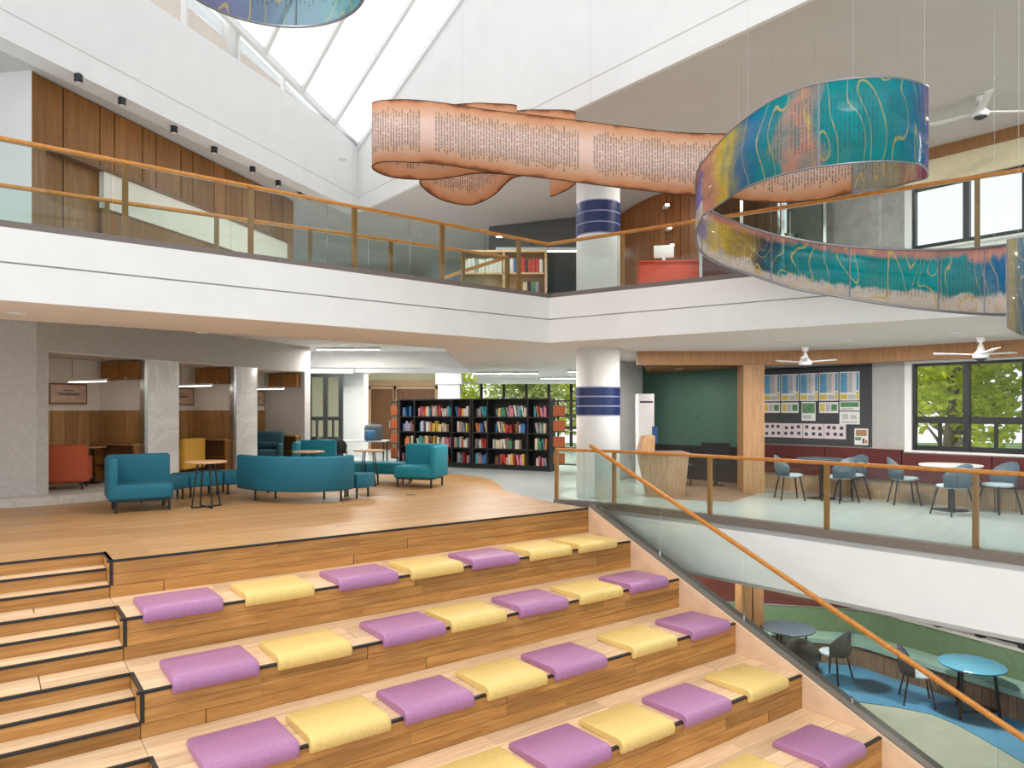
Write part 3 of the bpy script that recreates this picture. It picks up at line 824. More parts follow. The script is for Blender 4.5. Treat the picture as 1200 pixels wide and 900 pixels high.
def balustrade(name, label, path, zb, posts, ncl, hr=.9, post_mat='post_wood', curb=True, joints=None, mat='rail_wood', glassy=True):
    """path: plan polyline; posts: fractions of length; joints: fractions for glass joints"""
    P_ = [Vector(p) for p in path]
    seg = [(b - a).length for a, b in zip(P_[:-1], P_[1:])]
    T = sum(seg)
    def at(f):
        x = f * T
        for i, l in enumerate(seg):
            if x <= l or i == len(seg) - 1:
                return P_[i].lerp(P_[i + 1], min(1.0, x / l)), (P_[i + 1] - P_[i]).normalized()
            x -= l
    r = thing(name, label, 'balustrade')
    if curb: obj('curb', MB().sweep(path, [(.012, zb - .11), (.012, zb), (-.16, zb), (-.16, zb - .11)]), 'curb_stone', r)
    hp = MB().sweep(path, [(-.035, zb + hr - .05), (-.035, zb + hr), (-.105, zb + hr), (-.105, zb + hr - .05)])
    obj('handrail', hp, mat, r, bevel=.012)
    for f in posts:
        p, d = at(f)
        n = Vector((d.y, -d.x))
        q = p - n * .07
        obj('post', MB().box(-.03, .03, -.025, .025, 0, hr - .05), post_mat, r, loc=(q.x, q.y, zb), rz=math.atan2(d.y, d.x))
    if glassy:
        jl = joints or [i / ncl for i in range(ncl + 1)]
        for a, b in zip(jl[:-1], jl[1:]):
            pts = [at(a + (b - a) * .004)[0]] + [P_[i] for i in range(1, len(P_) - 1) if a * T < sum(seg[:i]) < b * T] + [at(b - (b - a) * .004)[0]]
            obj('glass_panel', MB().sweep([tuple(p) for p in pts], [(-.03, zb - .01), (-.03, zb + hr - .055), (-.042, zb + hr - .055), (-.042, zb - .01)]), 'rail_glass', r)
    return r
# smooth the middle balcony edge
def frac(path, px):
    P_ = [Vector(p) for p in path]; k = (px - 600) / F
    tot = sum((b - a).length for a, b in zip(P_[:-1], P_[1:])); acc = 0
    for a, b in zip(P_[:-1], P_[1:]):
        fa_, fb = a.x - k * a.y, b.x - k * b.y
        if fa_ * fb <= 0:
            t_ = fa_ / (fa_ - fb)
            return (acc + (b - a).length * t_) / tot
        acc += (b - a).length
    return 0 if abs(P_[0].x - k * P_[0].y) < abs(P_[-1].x - k * P_[-1].y) else 1
mb_ = balustrade('balcony_balustrade', 'glass balustrade with timber handrail along the middle balcony', EDGE, .06,
    [frac(EDGE, x) for x in (650, 717, 829, 966, 1141)], 6, .905, joints=[0.0] + [frac(EDGE, x) for x in (683, 737, 880, 1010, 1120)] + [.8, 1.0])
UPATH = [tuple(UE0), tuple(UE1), tuple(UE2)]
balustrade('balcony_balustrade', 'long glass balustrade with timber handrail along the upper balcony', UPATH, UP + .05,
    [frac(UPATH, x) for x in (148, 296, 418, 521, 611, 727, 1145)], 8, .9, joints=[0.0] + [frac(UPATH, x) for x in (134, 272, 385, 482, 570, 643, 723, 818, 925, 1030)] + [.9, 1.0])
# inner stair-well rail on the upper floor
IN0, IN1 = G(0, 213, 4.5), G(598, 299, 4.5)
ip = [(IN0.x - 1.5 * .8, IN0.y - 1.5 * .62), (IN0.x, IN0.y), (IN1.x, IN1.y)]
ib = balustrade('stairwell_rail', 'lower timber rail on short posts behind the upper balcony glass', ip, UP + .0, [frac(ip, x) for x in (126, 255, 365, 460, 545, 597)], 5, .9, curb=False, joints=[0, .3, .5, .7, .85, 1.0])
obj('descending_rail', MB().bar((IN1.x - .05, IN1.y, 4.47), (D(490, IN1.y + 1.0), IN1.y + 1.0, 4.1), .06, .05), 'rail_wood', ib)

# ------------------------------------------------------------------ bench cushions, draped over the nosings
def cushion_mesh(mat):
    me_name = mat
    prof = [(-.60, .006), (-.60, .045), (-.585, .062), (-.02, .075), (.035, .066), (.062, .035), (.066, -.005), (.062, -.052), (.050, -.062), (.030, -.062), (.010, -.055), (.008, .004)]
    n = len(prof); mb = MB(); xs_ = [0, .012, .04, .715, .743, .755]
    sh = [.82, .96, 1, 1, .96, .82]
    cx = sum(p[0] for p in prof) / n
    for x, k in zip(xs_, sh):
        for y, z in prof:
            zz = z if (z < .02 and y < .0) else z - (1 - k) * .05 * (1 if z > 0 else 0)
            yy = y + (1 - k) * (.06 if y < -.5 else (-.05 if y > .03 else 0))
            mb.v.append((x, yy, zz))
    for i in range(len(xs_) - 1):
        for j in range(n):
            a = i * n + j; b2 = i * n + (j + 1) % n
            mb.f.append((a, b2, b2 + n, a + n))
    mb.f.append(tuple(range(n - 1, -1, -1))); mb.f.append(tuple((len(xs_) - 1) * n + j for j in range(n)))
    me = mb.mesh('bench_cushion'); fix_normals(me); me.materials.append(MATS[mat])
    for p in me.polygons: p.use_smooth = len(p.vertices) == 4
    return me
cm = {'P': cushion_mesh('purple_leather'), 'Y': cushion_mesh('yellow_leather')}
CU = {1: [(6.11, 'P'), (5.12, 'Y'), (4.06, 'P'), (3.12, 'Y'), (2.21, 'P'), (1.25, 'Y'), (.34, 'Y')],
      2: [(6.03, 'P'), (5.09, 'Y'), (3.97, 'P'), (3.13, 'Y'), (2.16, 'P'), (1.19, 'Y'), (.28, 'P')],
      3: [(5.99, 'P'), (5.14, 'Y'), (4.23, 'P'), (3.3, 'Y'), (2.42, 'P'), (1.23, 'Y'), (.17, 'P')],
      4: [(5.05, 'P'), (4.16, 'Y'), (3.30, 'P'), (2.4, 'Y'), (1.46, 'P'), (.36, 'Y')],
      5: [(2.62, 'P'), (1.62, 'Y'), (.44, 'P')]}
ordn = ('first', 'second', 'third', 'fourth', 'fifth', 'sixth', 'seventh')
stepn = {1: 'topmost', 2: 'second', 3: 'third', 4: 'fourth', 5: 'fifth'}
for i, lst in CU.items():
    lst = sorted(lst)
    for k, (s, c) in enumerate(lst):
        o = bpy.data.objects.new('bench_cushion', cm[c]); COL.objects.link(o)
        ax = Vector((-AX.x, -AX.y, 0)); ay = Vector((BX.x, BX.y, 0)); p = S(s, TREAD * i, -RISE * i + .004)
        jit = rng.uniform(-.018, .018)
        o.matrix_world = Matrix(((ax.x, ay.x, 0, p.x), (ax.y, ay.y, 0, p.y), (0, 0, 1, p.z), (0, 0, 0, 1)))
        o.scale.z = 1
        tag(o, '%s leather seat pad, %s from the glass balustrade on the %s cushioned step' % ({'P': 'purple', 'Y': 'yellow'}[c], ordn[k], stepn[i]), 'cushion', 'seat pads on the stepped seating')

# ------------------------------------------------------------------ round columns with blue bands
def column(z0, z1, bands, label):
    t_ = thing('round_column', label, 'column', (1.63, 13.5, z0))
    obj('shaft', MB().lathe([(.41, 0), (.41, z1 - z0)], seg=40), 'white_plaster', t_, smooth=True)
    a, b2 = bands
    for k in range(3):
        h = (b2 - a) / 3
        obj('blue_band', MB().lathe([(.41, a + k * h + .012), (.418, a + k * h + .012), (.418, a + (k + 1) * h - .012), (.41, a + (k + 1) * h - .012)], seg=64), 'blue_band', t_)
    for k in range(4):
        obj('thin_ring', MB().lathe([(.40, a + k * (b2 - a) / 3 - .008), (.416, a + k * (b2 - a) / 3 - .008), (.416, a + k * (b2 - a) / 3 + .008), (.40, a + k * (b2 - a) / 3 + .008)], seg=64), 'purple_line', t_)
column(0, SOF, (1.54, 2.07), 'white round column with navy bands standing on the middle floor')
column(UP, CEIL, (1.31, 1.92), 'white round column with navy bands standing on the upper floor')

# ------------------------------------------------------------------ hanging ribbons
def spline(pts, n=10):
    P_ = [Vector(p) for p in pts]
    out = []
    for i in range(len(P_) - 1):
        p0 = P_[max(i - 1, 0)]; p1 = P_[i]; p2 = P_[i + 1]; p3 = P_[min(i + 2, len(P_) - 1)]
        for k in range(n):
            t_ = k / n
            out.append(.5 * ((2 * p1) + (p2 - p0) * t_ + (2 * p0 - 5 * p1 + 4 * p2 - p3) * t_ ** 2 + (3 * p1 - p0 - 3 * p2 + p3) * t_ ** 3))
    out.append(P_[-1])
    return out
def ribbon_mesh(pts, th=.012, nz=1):
    """pts: (x, y, z bottom, height); vertical band with uv (metres along, 0..1 up)"""
    n = len(pts)
    vs_, fs, us = [], [], []
    acc = 0
    P_ = [Vector(p) for p in pts]
    lens = [0]
    for a, b2 in zip(P_[:-1], P_[1:]): lens.append(lens[-1] + (b2.xy - a.xy).length)
    for i, p in enumerate(P_):
        d = (P_[min(i + 1, n - 1)].xy - P_[max(i - 1, 0)].xy).normalized()
        nn = Vector((d.y, -d.x)) * th / 2
        for sgn in (1, -1):
            q = p.xy + nn * sgn
            vs_.append((q.x, q.y, p.z)); vs_.append((q.x, q.y, p.z + p.w))
    for i in range(n - 1):
        a = i * 4; b2 = a + 4
        fs += [(a, b2, b2 + 1, a + 1), (a + 2, a + 3, b2 + 3, b2 + 2), (a, a + 2, b2 + 2, b2), (a + 1, b2 + 1, b2 + 3, a + 3)]
    fs += [(0, 1, 3, 2), ((n - 1) * 4, (n - 1) * 4 + 2, (n - 1) * 4 + 3, (n - 1) * 4 + 1)]
    me = bpy.data.meshes.new('ribbon'); me.from_pydata(vs_, [], fs)
    uvl = me.uv_layers.new(name='uv')
    for p in me.polygons:
        for li in p.loop_indices:
            vi = me.loops[li].vertex_index
            uvl.data[li].uv = (lens[vi // 4], vi % 2)
        p.use_smooth = len(fs) > 4 and p.index < 4 * (n - 1)
    return me, lens[-1]
def edge_tube(pts, r, top):
    return MB().tube([(p.x, p.y, p.z + (p.w if top else 0)) for p in pts], r, 6)

def text_mask(t, uv, page=2.05, per=.036):
    """printed columns: returns a socket, 1 where ink"""
    N, L = t.nodes, t.links
    sx = N.new('ShaderNodeSeparateXYZ'); L.new(uv, sx.inputs[0])
    def M(op, a, b2=None, v=None):
        n = N.new('ShaderNodeMath'); n.operation = op
        if hasattr(a, 'is_linked') or hasattr(a, 'node'): L.new(a, n.inputs[0])
        else: n.inputs[0].default_value = a
        if b2 is not None:
            if hasattr(b2, 'node'): L.new(b2, n.inputs[1])
            else: n.inputs[1].default_value = b2
        return n.outputs[0]
    u, v = sx.outputs[0], sx.outputs[1]
    line = M('FRACT', M('DIVIDE', u, per))
    on = M('LESS_THAN', line, .5)
    idx = M('FLOOR', M('DIVIDE', u, per))
    cb = N.new('ShaderNodeCombineXYZ'); L.new(M('MULTIPLY', idx, 3.7), cb.inputs[0]); L.new(M('MULTIPLY', v, 40), cb.inputs[1])
    nz = N.new('ShaderNodeTexNoise'); nz.inputs['Scale'].default_value = 1; L.new(cb.outputs[0], nz.inputs['Vector'])
    words = M('GREATER_THAN', nz.outputs['Fac'], .43)
    wn = N.new('ShaderNodeTexWhiteNoise'); wn.noise_dimensions = '1D'; L.new(idx, wn.inputs['W'])
    hi = M('LESS_THAN', v, M('ADD', .78, M('MULTIPLY', wn.outputs['Value'], .10)))
    lo = M('GREATER_THAN', v, M('SUBTRACT', .26, M('MULTIPLY', wn.outputs['Value'], .12)))
    pg = M('FRACT', M('DIVIDE', u, page))
    ing = M('MULTIPLY', M('GREATER_THAN', pg, .07), M('LESS_THAN', pg, .985))
    r = M('MULTIPLY', M('MULTIPLY', on, words), M('MULTIPLY', M('MULTIPLY', hi, lo), ing))
    return r, u, v, M
# antique page film
m, t, b = new_mat('page_film'); N, L = t.nodes, t.links
uvn = N.new('ShaderNodeUVMap'); uvn.uv_map = 'uv'
ink, u, v, M_ = text_mask(t, uvn.outputs[0])
edge = M_('MULTIPLY', M_('ABSOLUTE', M_('SUBTRACT', v, .5)), 2.0)
nz = N.new('ShaderNodeTexNoise'); nz.inputs['Scale'].default_value = 4; nz.inputs['Detail'].default_value = 7
tc = N.new('ShaderNodeTexCoord'); L.new(tc.outputs['Object'], nz.inputs['Vector'])
ed2 = M_('ADD', edge, M_('MULTIPLY', M_('SUBTRACT', nz.outputs['Fac'], .5), .38))
rp_ = N.new('ShaderNodeValToRGB')
for i_, (p_, c_) in enumerate(((.30, (.93, .73, .64)), (.68, (.90, .60, .42)), (.92, (.82, .42, .21)), (1.0, (.40, .14, .06)))):
    e = rp_.color_ramp.elements[i_] if i_ < 2 else rp_.color_ramp.elements.new(p_)
    e.position = p_; e.color = (*c_, 1)
L.new(ed2, rp_.inputs['Fac'])
mx = N.new('ShaderNodeMix'); mx.data_type = 'RGBA'
L.new(M_('MULTIPLY', ink, .58), mx.inputs['Factor']); L.new(rp_.outputs['Color'], mx.inputs['A']); mx.inputs['B'].default_value = (.10, .06, .045, 1)
L.new(mx.outputs['Result'], b.inputs['Base Color'])
b.inputs['Roughness'].default_value = .35
trl = N.new('ShaderNodeBsdfTranslucent'); L.new(mx.outputs['Result'], trl.inputs[0])
ms = N.new('ShaderNodeMixShader'); ms.inputs[0].default_value = .45
L.new(b.outputs[0], ms.inputs[1]); L.new(trl.outputs[0], ms.inputs[2]); L.new(ms.outputs[0], N['Material Output'].inputs['Surface'])
# dichroic film: hue shifts along the band, streaks of gold, lettering
def rlen(pts, n=10):
    q = spline(pts, n)
    return sum((b2.xy - a.xy).length for a, b2 in zip(q[:-1], q[1:]))
def dichroic(name, stops, length, clear, off=0, bands=None):
    m = bpy.data.materials.new(name); m.use_nodes = True; MATS[name] = m
    t = m.node_tree; N, L = t.nodes, t.links
    b = N['Principled BSDF']
    uvn = N.new('ShaderNodeUVMap'); uvn.uv_map = 'uv'
    ink, u, v, M = text_mask(t, uvn.outputs[0], .9, .04)
    cb = N.new('ShaderNodeCombineXYZ'); L.new(M('MULTIPLY', u, 1.6), cb.inputs[0]); L.new(M('MULTIPLY', v, .9), cb.inputs[1]); cb.inputs[2].default_value = off
    nz = N.new('ShaderNodeTexNoise'); nz.inputs['Scale'].default_value = 1.5; nz.inputs['Detail'].default_value = 3; nz.inputs['Distortion'].default_value = 1.2
    L.new(cb.outputs[0], nz.inputs['Vector'])
    ps = M('ADD', M('DIVIDE', u, length), M('MULTIPLY', M('SUBTRACT', nz.outputs['Fac'], .5), .16))
    r = N.new('ShaderNodeValToRGB')
    for i_, (p_, c_) in enumerate(stops):
        e = r.color_ramp.elements[i_] if i_ < 2 else r.color_ramp.elements.new(p_)
        e.position = p_; e.color = (*c_, 1)
    L.new(ps, r.inputs['Fac'])
    if bands:
        vv = M('ADD', v, M('MULTIPLY', M('SUBTRACT', nz.outputs['Fac'], .5), .55))
        for lo_, hi_, c_ in bands:
            mr_ = N.new('ShaderNodeMapRange'); mr_.inputs['From Min'].default_value = lo_; mr_.inputs['From Max'].default_value = hi_; mr_.interpolation_type = 'SMOOTHSTEP'
            L.new(vv, mr_.inputs['Value'])
            mb2 = N.new('ShaderNodeMix'); mb2.data_type = 'RGBA'
            L.new(mr_.outputs[0], mb2.inputs['Factor']); L.new(r.outputs['Color'], mb2.inputs['A']); mb2.inputs['B'].default_value = (*c_, 1)
            r = type('R', (), {})(); r.outputs = {'Color': mb2.outputs['Result']}
    # curved gold streaks
    wv = N.new('ShaderNodeTexNoise'); wv.inputs['Scale'].default_value = 1.1; wv.inputs['Detail'].default_value = 0; wv.inputs['Distortion'].default_value = .6
    cb2 = N.new('ShaderNodeCombineXYZ'); L.new(M('MULTIPLY', u, 2.6), cb2.inputs[0]); L.new(M('MULTIPLY', v, .8), cb2.inputs[1]); cb2.inputs[2].default_value = off + 3.3
    L.new(cb2.outputs[0], wv.inputs['Vector'])
    st = M('LESS_THAN', M('ABSOLUTE', M('SUBTRACT', M('FRACT', M('MULTIPLY', wv.outputs['Fac'], 6)), .5)), .045)
    mx = N.new('ShaderNodeMix'); mx.data_type = 'RGBA'
    L.new(M('MULTIPLY', st, .85), mx.inputs['Factor']); L.new(r.outputs['Color'], mx.inputs['A']); mx.inputs['B'].default_value = (.85, .68, .30, 1)
    mx2 = N.new('ShaderNodeMix'); mx2.data_type = 'RGBA'
    L.new(M('MULTIPLY', ink, .35), mx2.inputs['Factor']); L.new(mx.outputs['Result'], mx2.inputs['A']); mx2.inputs['B'].default_value = (.05, .08, .12, 1)
    L.new(mx2.outputs['Result'], b.inputs['Base Color'])
    b.inputs['Roughness'].default_value = .12
    trl = N.new('ShaderNodeBsdfTranslucent'); L.new(mx2.outputs['Result'], trl.inputs[0])
    m1 = N.new('ShaderNodeMixShader'); m1.inputs[0].default_value = .55
    L.new(b.outputs[0], m1.inputs[1]); L.new(trl.outputs[0], m1.inputs[2])
    tr = N.new('ShaderNodeBsdfTransparent')
    mxt = N.new('ShaderNodeMix'); mxt.data_type = 'RGBA'; mxt.inputs['Factor'].default_value = .45
    mxt.inputs['A'].default_value = (1, 1, 1, 1); L.new(mx2.outputs['Result'], mxt.inputs['B']); L.new(mxt.outputs['Result'], tr.inputs[0])
    m2 = N.new('ShaderNodeMixShader')
    # film is denser in the middle of its colour patches
    if clear[1] > clear[0]:
        nc = N.new('ShaderNodeTexNoise'); nc.inputs['Scale'].default_value = 1.2; nc.inputs['Detail'].default_value = 2
        L.new(cb.outputs[0], nc.inputs['Vector'])
        mr = N.new('ShaderNodeMapRange'); mr.inputs['From Min'].default_value = .42; mr.inputs['From Max'].default_value = .58
        mr.inputs['To Min'].default_value = clear[0]; mr.inputs['To Max'].default_value = clear[1]
        L.new(nc.outputs['Fac'], mr.inputs['Value']); L.new(mr.outputs[0], m2.inputs[0])
    else: m2.inputs[0].default_value = clear[0]
    L.new(m1.outputs[0], m2.inputs[1]); L.new(tr.outputs[0], m2.inputs[2])
    L.new(m2.outputs[0], N['Material Output'].inputs['Surface'])
def plain2(name, c, a):
    pass
def wire_top(p):
    q = Vector((p.x, p.y)) - K
    if q.dot(nrm2) > .02: return CEIL
    det = e2.x * e1.y - e1.x * e2.y
    a = (q.x * e1.y - e1.x * q.y) / det; b_ = (e2.x * q.y - q.x * e2.y) / det
    return 7.9 + .37 * a + .19 * b_
def ribbon(name, label, pts, mat, rim='chrome', seams=(), wires=(), rim_r=.012, th=.012, n=10):
    sp_ = spline(pts, n)
    r = thing(name, label, 'sculpture')
    me, ln = ribbon_mesh(sp_, th); me.materials.append(MATS[mat])
    f_ = bpy.data.objects.new('film', me); COL.objects.link(f_); f_.parent = r
    obj('lower_rim', edge_tube(sp_, rim_r, False), rim, r, smooth=True)
    obj('upper_rim', edge_tube(sp_, rim_r, True), rim, r, smooth=True)
    for fr_ in seams:
        p = sp_[int(fr_ * (len(sp_) - 1))]
        obj('seam', MB().tube([(p.x, p.y, p.z), (p.x, p.y, p.z + p.w)], .011, 6), rim, r)
    for fr_ in wires:
        p = sp_[int(fr_ * (len(sp_) - 1))]
        obj('wire', MB().tube([(p.x, p.y, p.z + p.w), (p.x, p.y, wire_top(p))], .0014, 4), 'chrome', r)
    return r, ln
plain('rim_metal', (.30, .31, .34), .3, metal=1)
plain('burnt_rim', (.06, .022, .004), .6)
def rb(px, Y, ytop, ybot):
    """band point surveyed at column px and depth Y: x, y, bottom, height"""
    zt = EYE + (HOR - ytop) / F * Y; zb = EYE + (HOR - ybot) / F * Y
    return (D(px, Y), Y, zb, zt - zb)
page = [rb(645, 10.6, 150, 231), rb(667, 10.35, 142, 221), rb(673, 9.95, 131, 212), rb(640, 9.8, 129, 207), rb(603, 10.0, 131, 208), rb(578, 10.5, 145, 229), rb(552, 10.8, 150, 240), rb(520, 10.7, 150, 235), rb(498, 10.35, 142, 222), rb(495, 10.0, 130, 210), rb(540, 9.75, 122, 203), rb(590, 9.62, 122, 202), rb(604, 9.75, 124, 205), rb(560, 9.62, 121, 203), rb(510, 9.6, 126, 210), rb(462, 9.5, 124, 208), rb(437, 9.3, 122, 198), rb(446, 9.15, 118, 190), rb(480, 9.1, 117, 190), rb(520, 9.15, 121, 193), rb(580, 9.2, 130, 202), rb(650, 9.25, 138, 210), rb(720, 9.3, 147, 219), rb(790, 9.3, 155, 227), rb(850, 9.3, 157, 232), rb(900, 9.25, 155, 237), rb(950, 9.1, 148, 235), rb(998, 8.9, 135, 226)]
ribbon('page_ribbon', 'rose coloured ribbon printed with a page of text, looping below the rooflight', page, 'page_film', 'burnt_rim', (), (.62, .72, .8, .9, .97), .008)
TEAL, YEL, MAG, BLU, VIO, PNK, GRY = (.0, .46, .50), (.92, .74, .13), (.55, .03, .27), (.03, .27, .54), (.34, .26, .62), (.86, .48, .38), (.46, .48, .48)
ring = [rb(999, 8.85, 135, 225), rb(1040, 8.5, 124, 220), rb(1072, 8.0, 110, 212), rb(1087, 7.4, 104, 207), rb(1080, 6.95, 98, 194), rb(1045, 6.7, 91, 189), rb(1000, 6.75, 92, 191), rb(950, 7.0, 100, 197), rb(905, 7.35, 118, 208), rb(870, 7.7, 142, 222), rb(842, 8.2, 168, 240), rb(824, 8.7, 190, 252)]
L_ = rlen(ring)
dichroic('film_ring', ((.0, GRY), (.12, (.55, .50, .34)), (.27, MAG), (.33, VIO), (.42, BLU), (.52, TEAL), (.62, TEAL), (.68, PNK), (.72, TEAL), (.80, BLU), (.88, YEL), (.95, PNK)), L_, (.12, .45), 0)
ribbon('dichroic_ring', 'iridescent teal and gold film ring hanging right of the page ribbon', ring, 'film_ring', 'rim_metal', (.22, .62), (.35, .55, .8), .011)
low = [rb(823, 8.75, 188, 253), rb(817, 8.9, 205, 268), rb(816, 9.1, 225, 282), rb(822, 9.3, 240, 296), rb(845, 9.55, 253, 310), rb(880, 9.6, 267, 322), rb(930, 9.45, 280, 338), rb(985, 9.1, 288, 348), rb(1040, 8.75, 292, 357), rb(1100, 8.3, 293, 364), rb(1150, 7.8, 291, 368), rb(1181, 7.4, 287, 369)]
dichroic('film_lower', ((.0, VIO), (.14, (.55, .48, .64)), (.22, YEL), (.29, (.55, .40, .12)), (.36, (.10, .12, .20)), (.43, TEAL), (.56, TEAL), (.66, (.0, .45, .45)), (.78, TEAL), (.88, (.10, .42, .46)), (.96, BLU)), rlen(low), (.12, .5), 4, [(.30, .22, (.85, .78, .74)), (.80, .92, (.78, .42, .38))])
ribbon('dichroic_spiral', 'long iridescent film band sweeping in front of the right upper balcony', low, 'film_lower', 'rim_metal', (.28, .5, .66, .82, .92), (.5, .75, .95), .016)
last = [rb(1181, 6.4, 281, 384), rb(1196, 6.1, 279, 392), rb(1225, 5.9, 277, 400), rb(1265, 5.9, 275, 402)]
dichroic('film_end', ((.0, (.60, .55, .50)), (.12, (.66, .56, .28)), (.35, BLU), (.6, (.04, .16, .40)), (.9, TEAL)), 1.2, (.10, .3), 8)
ribbon('dichroic_banner', 'narrow blue and gold film panel hanging at the end of the iridescent band', last, 'film_end', 'rim_metal', (0.0,), (.3,), .004)
tr_ = []
for k in range(25):
    a = 2 * math.pi * k / 24
    tr_.append((D(338, 6.0) + .74 * math.cos(a), 5.5 + .70 * math.sin(a), 4.98, .8))
dichroic('film_top', ((.0, (.10, .45, .52)), (.2, (.25, .55, .60)), (.38, (.35, .35, .62)), (.6, BLU), (.9, TEAL)), 4.5, (.3, .6), 12)
ribbon('dichroic_hoop', 'turquoise film hoop hanging below the rooflight near the left beam', tr_, 'film_top', 'rim_metal', (.25,), (.1, .6), .012, n=4)
# ================================================================== FURNITURE
def legs(parent, spots, h, r=.016, mat='black_metal', splay=0, z0=0.0):
    cx = sum(p[0] for p in spots) / len(spots); cy = sum(p[1] for p in spots) / len(spots)
    for x, y in spots:
        dx, dy = (x - cx) * splay, (y - cy) * splay
        obj('leg', MB().tube([(x + dx, y + dy, z0), (x, y, h)], r, 6), mat, parent)

# --- teal modular sofas
def corner_seat(label, loc, rz, side, mat):
    t_ = thing('corner_sofa', label, 'sofa', loc, rz, 'teal modular sofas on the platform')
    obj('seat', MB().box(-.44, .44, -.42, .36, .20, .45), mat, t_, bevel=.05, seg=3)
    obj('backrest', MB().box(-.48, .48, .30, .44, .20, .90), mat, t_, bevel=.05, seg=3)
    x0, x1 = (-.50, -.36) if side < 0 else (.36, .50)
    obj('side_rest', MB().box(x0, x1, -.42, .42, .20, .88), mat, t_, bevel=.05, seg=3)
    obj('base_frame', MB().box(-.40, .40, -.36, .36, .17, .205), 'black_metal', t_)
    legs(t_, [(-.38, -.34), (.38, -.34), (-.38, .34), (.38, .34)], .19, .022)
    return t_
corner_seat('teal corner sofa with a high side, end of the row nearest the grey booth wall', (-6.12, 11.75, .004), math.radians(33), -1, 'teal_fabric')
corner_seat('teal corner sofa with a high side in front of the black bookcase', (-1.98, 15.35, .004), math.radians(-14), 1, 'teal_bright')
def curve_sofa(name, label, path, back, depth=.62, mat='teal_fabric', units=2):
    """path = camera-side plan line; the seat lies to its left"""
    t_ = thing(name, label, 'sofa', (0, 0, .004), 0, 'teal modular sofas on the platform')
    sp_ = spline([(*p, 0) for p in path], 6)
    n = len(sp_)
    b0 = -.14 if back else 0
    for k in range(units):
        a, b2 = int((n - 1) * k / units), int((n - 1) * (k + 1) / units)
        pt = [(p.x, p.y) for p in sp_[a:b2 + 1]]
        d = (Vector(pt[1]) - Vector(pt[0])).normalized() * .006
        pt[0] = tuple(Vector(pt[0]) + d)
        d = (Vector(pt[-1]) - Vector(pt[-2])).normalized() * .006
        pt[-1] = tuple(Vector(pt[-1]) - d)
        obj('seat', MB().sweep(pt, [(b0, .2), (b0, .45), (-depth, .45), (-depth, .2)]), mat, t_, bevel=.035, seg=2)
        if back: obj('backrest', MB().sweep(pt, [(0, .2), (0, .82), (-.13, .82), (-.13, .2)]), mat, t_, bevel=.04, seg=2)
        for q in (a + (b2 - a) // 5, b2 - (b2 - a) // 5):
            p = sp_[q]; d = (sp_[min(q + 1, n - 1)] - sp_[max(q - 1, 0)]).normalized(); nn = Vector((-d.y, d.x, 0))
            for o_ in (.1, depth - .1):
                w_ = p + nn * o_
                obj('leg', MB().tube([(w_.x, w_.y, 0), (w_.x, w_.y, .21)], .02, 6), 'black_metal', t_)
    return t_
curve_sofa('curved_sofa', 'long curved teal sofa with its plain back to the steps', [(-5.08, 13.1), (-4.45, 12.62), (-3.7, 12.42), (-3.1, 12.6), (-2.86, 13.0)], True, units=1)
curve_sofa('curved_bench', 'backless curved teal bench between the corner sofa and the curved sofa', [(-6.05, 12.55), (-6.0, 13.0), (-5.75, 13.4), (-5.36, 13.75), (-4.7, 13.95)], False, units=3)
curve_sofa('curved_bench', 'backless curved teal bench beside the sofa by the bookcase', [(-4.2, 16.1), (-3.6, 16.05), (-3.0, 15.95), (-2.4, 15.75)], False, units=2, mat='teal_bright')
curve_sofa('end_sofa', 'short teal end seat at the right tip of the curved sofa', [(-2.84, 13.05), (-2.68, 13.25), (-2.62, 13.6)], False, depth=.6, units=1)
corner_seat('teal corner sofa half hidden behind the long curved sofa', (-4.75, 17.2, .004), math.radians(10), -1, 'teal_bright')
# --- round cafe tables
def cafe_table(label, loc, r=.33, h=.78):
    t_ = thing('round_table', label, 'table', loc, .5, 'round wooden tables on the platform')
    obj('table_top', MB().lathe([(r - .01, h - .03), (r, h - .022), (r, h - .006), (r - .008, h)], seg=28), 'table_wood', t_)
    for k in range(4):
        a = math.pi / 2 * k + .3
        c, s = math.cos(a), math.sin(a)
        obj('leg', MB().tube([(c * .24, s * .24, .004), (c * .14, s * .14, h - .03)], .014, 6), 'black_metal', t_)
        obj('foot_bar', MB().tube([(0, 0, .014), (c * .24, s * .24, .014)], .013, 6), 'black_metal', t_)
    return t_
cafe_table('round wooden cafe table with black legs in front of the teal bench', (-5.15, 12.0, .004))
cafe_table('round wooden cafe table behind the long curved sofa', (-4.25, 14.9, .004))
cafe_table('round wooden cafe table with black legs near the black bookcase', (-3.08, 15.35, .004))
ob = thing('floor_box', 'small dark power box in the oak platform floor', 'floor box', tuple(G(481, 580, .004)))
obj('lid', MB().box(-.07, .07, -.05, .05, 0, .006), 'black_metal', ob); obj('lid_ring', MB().box(-.085, .085, -.065, .065, 0, .003), 'chrome', ob)

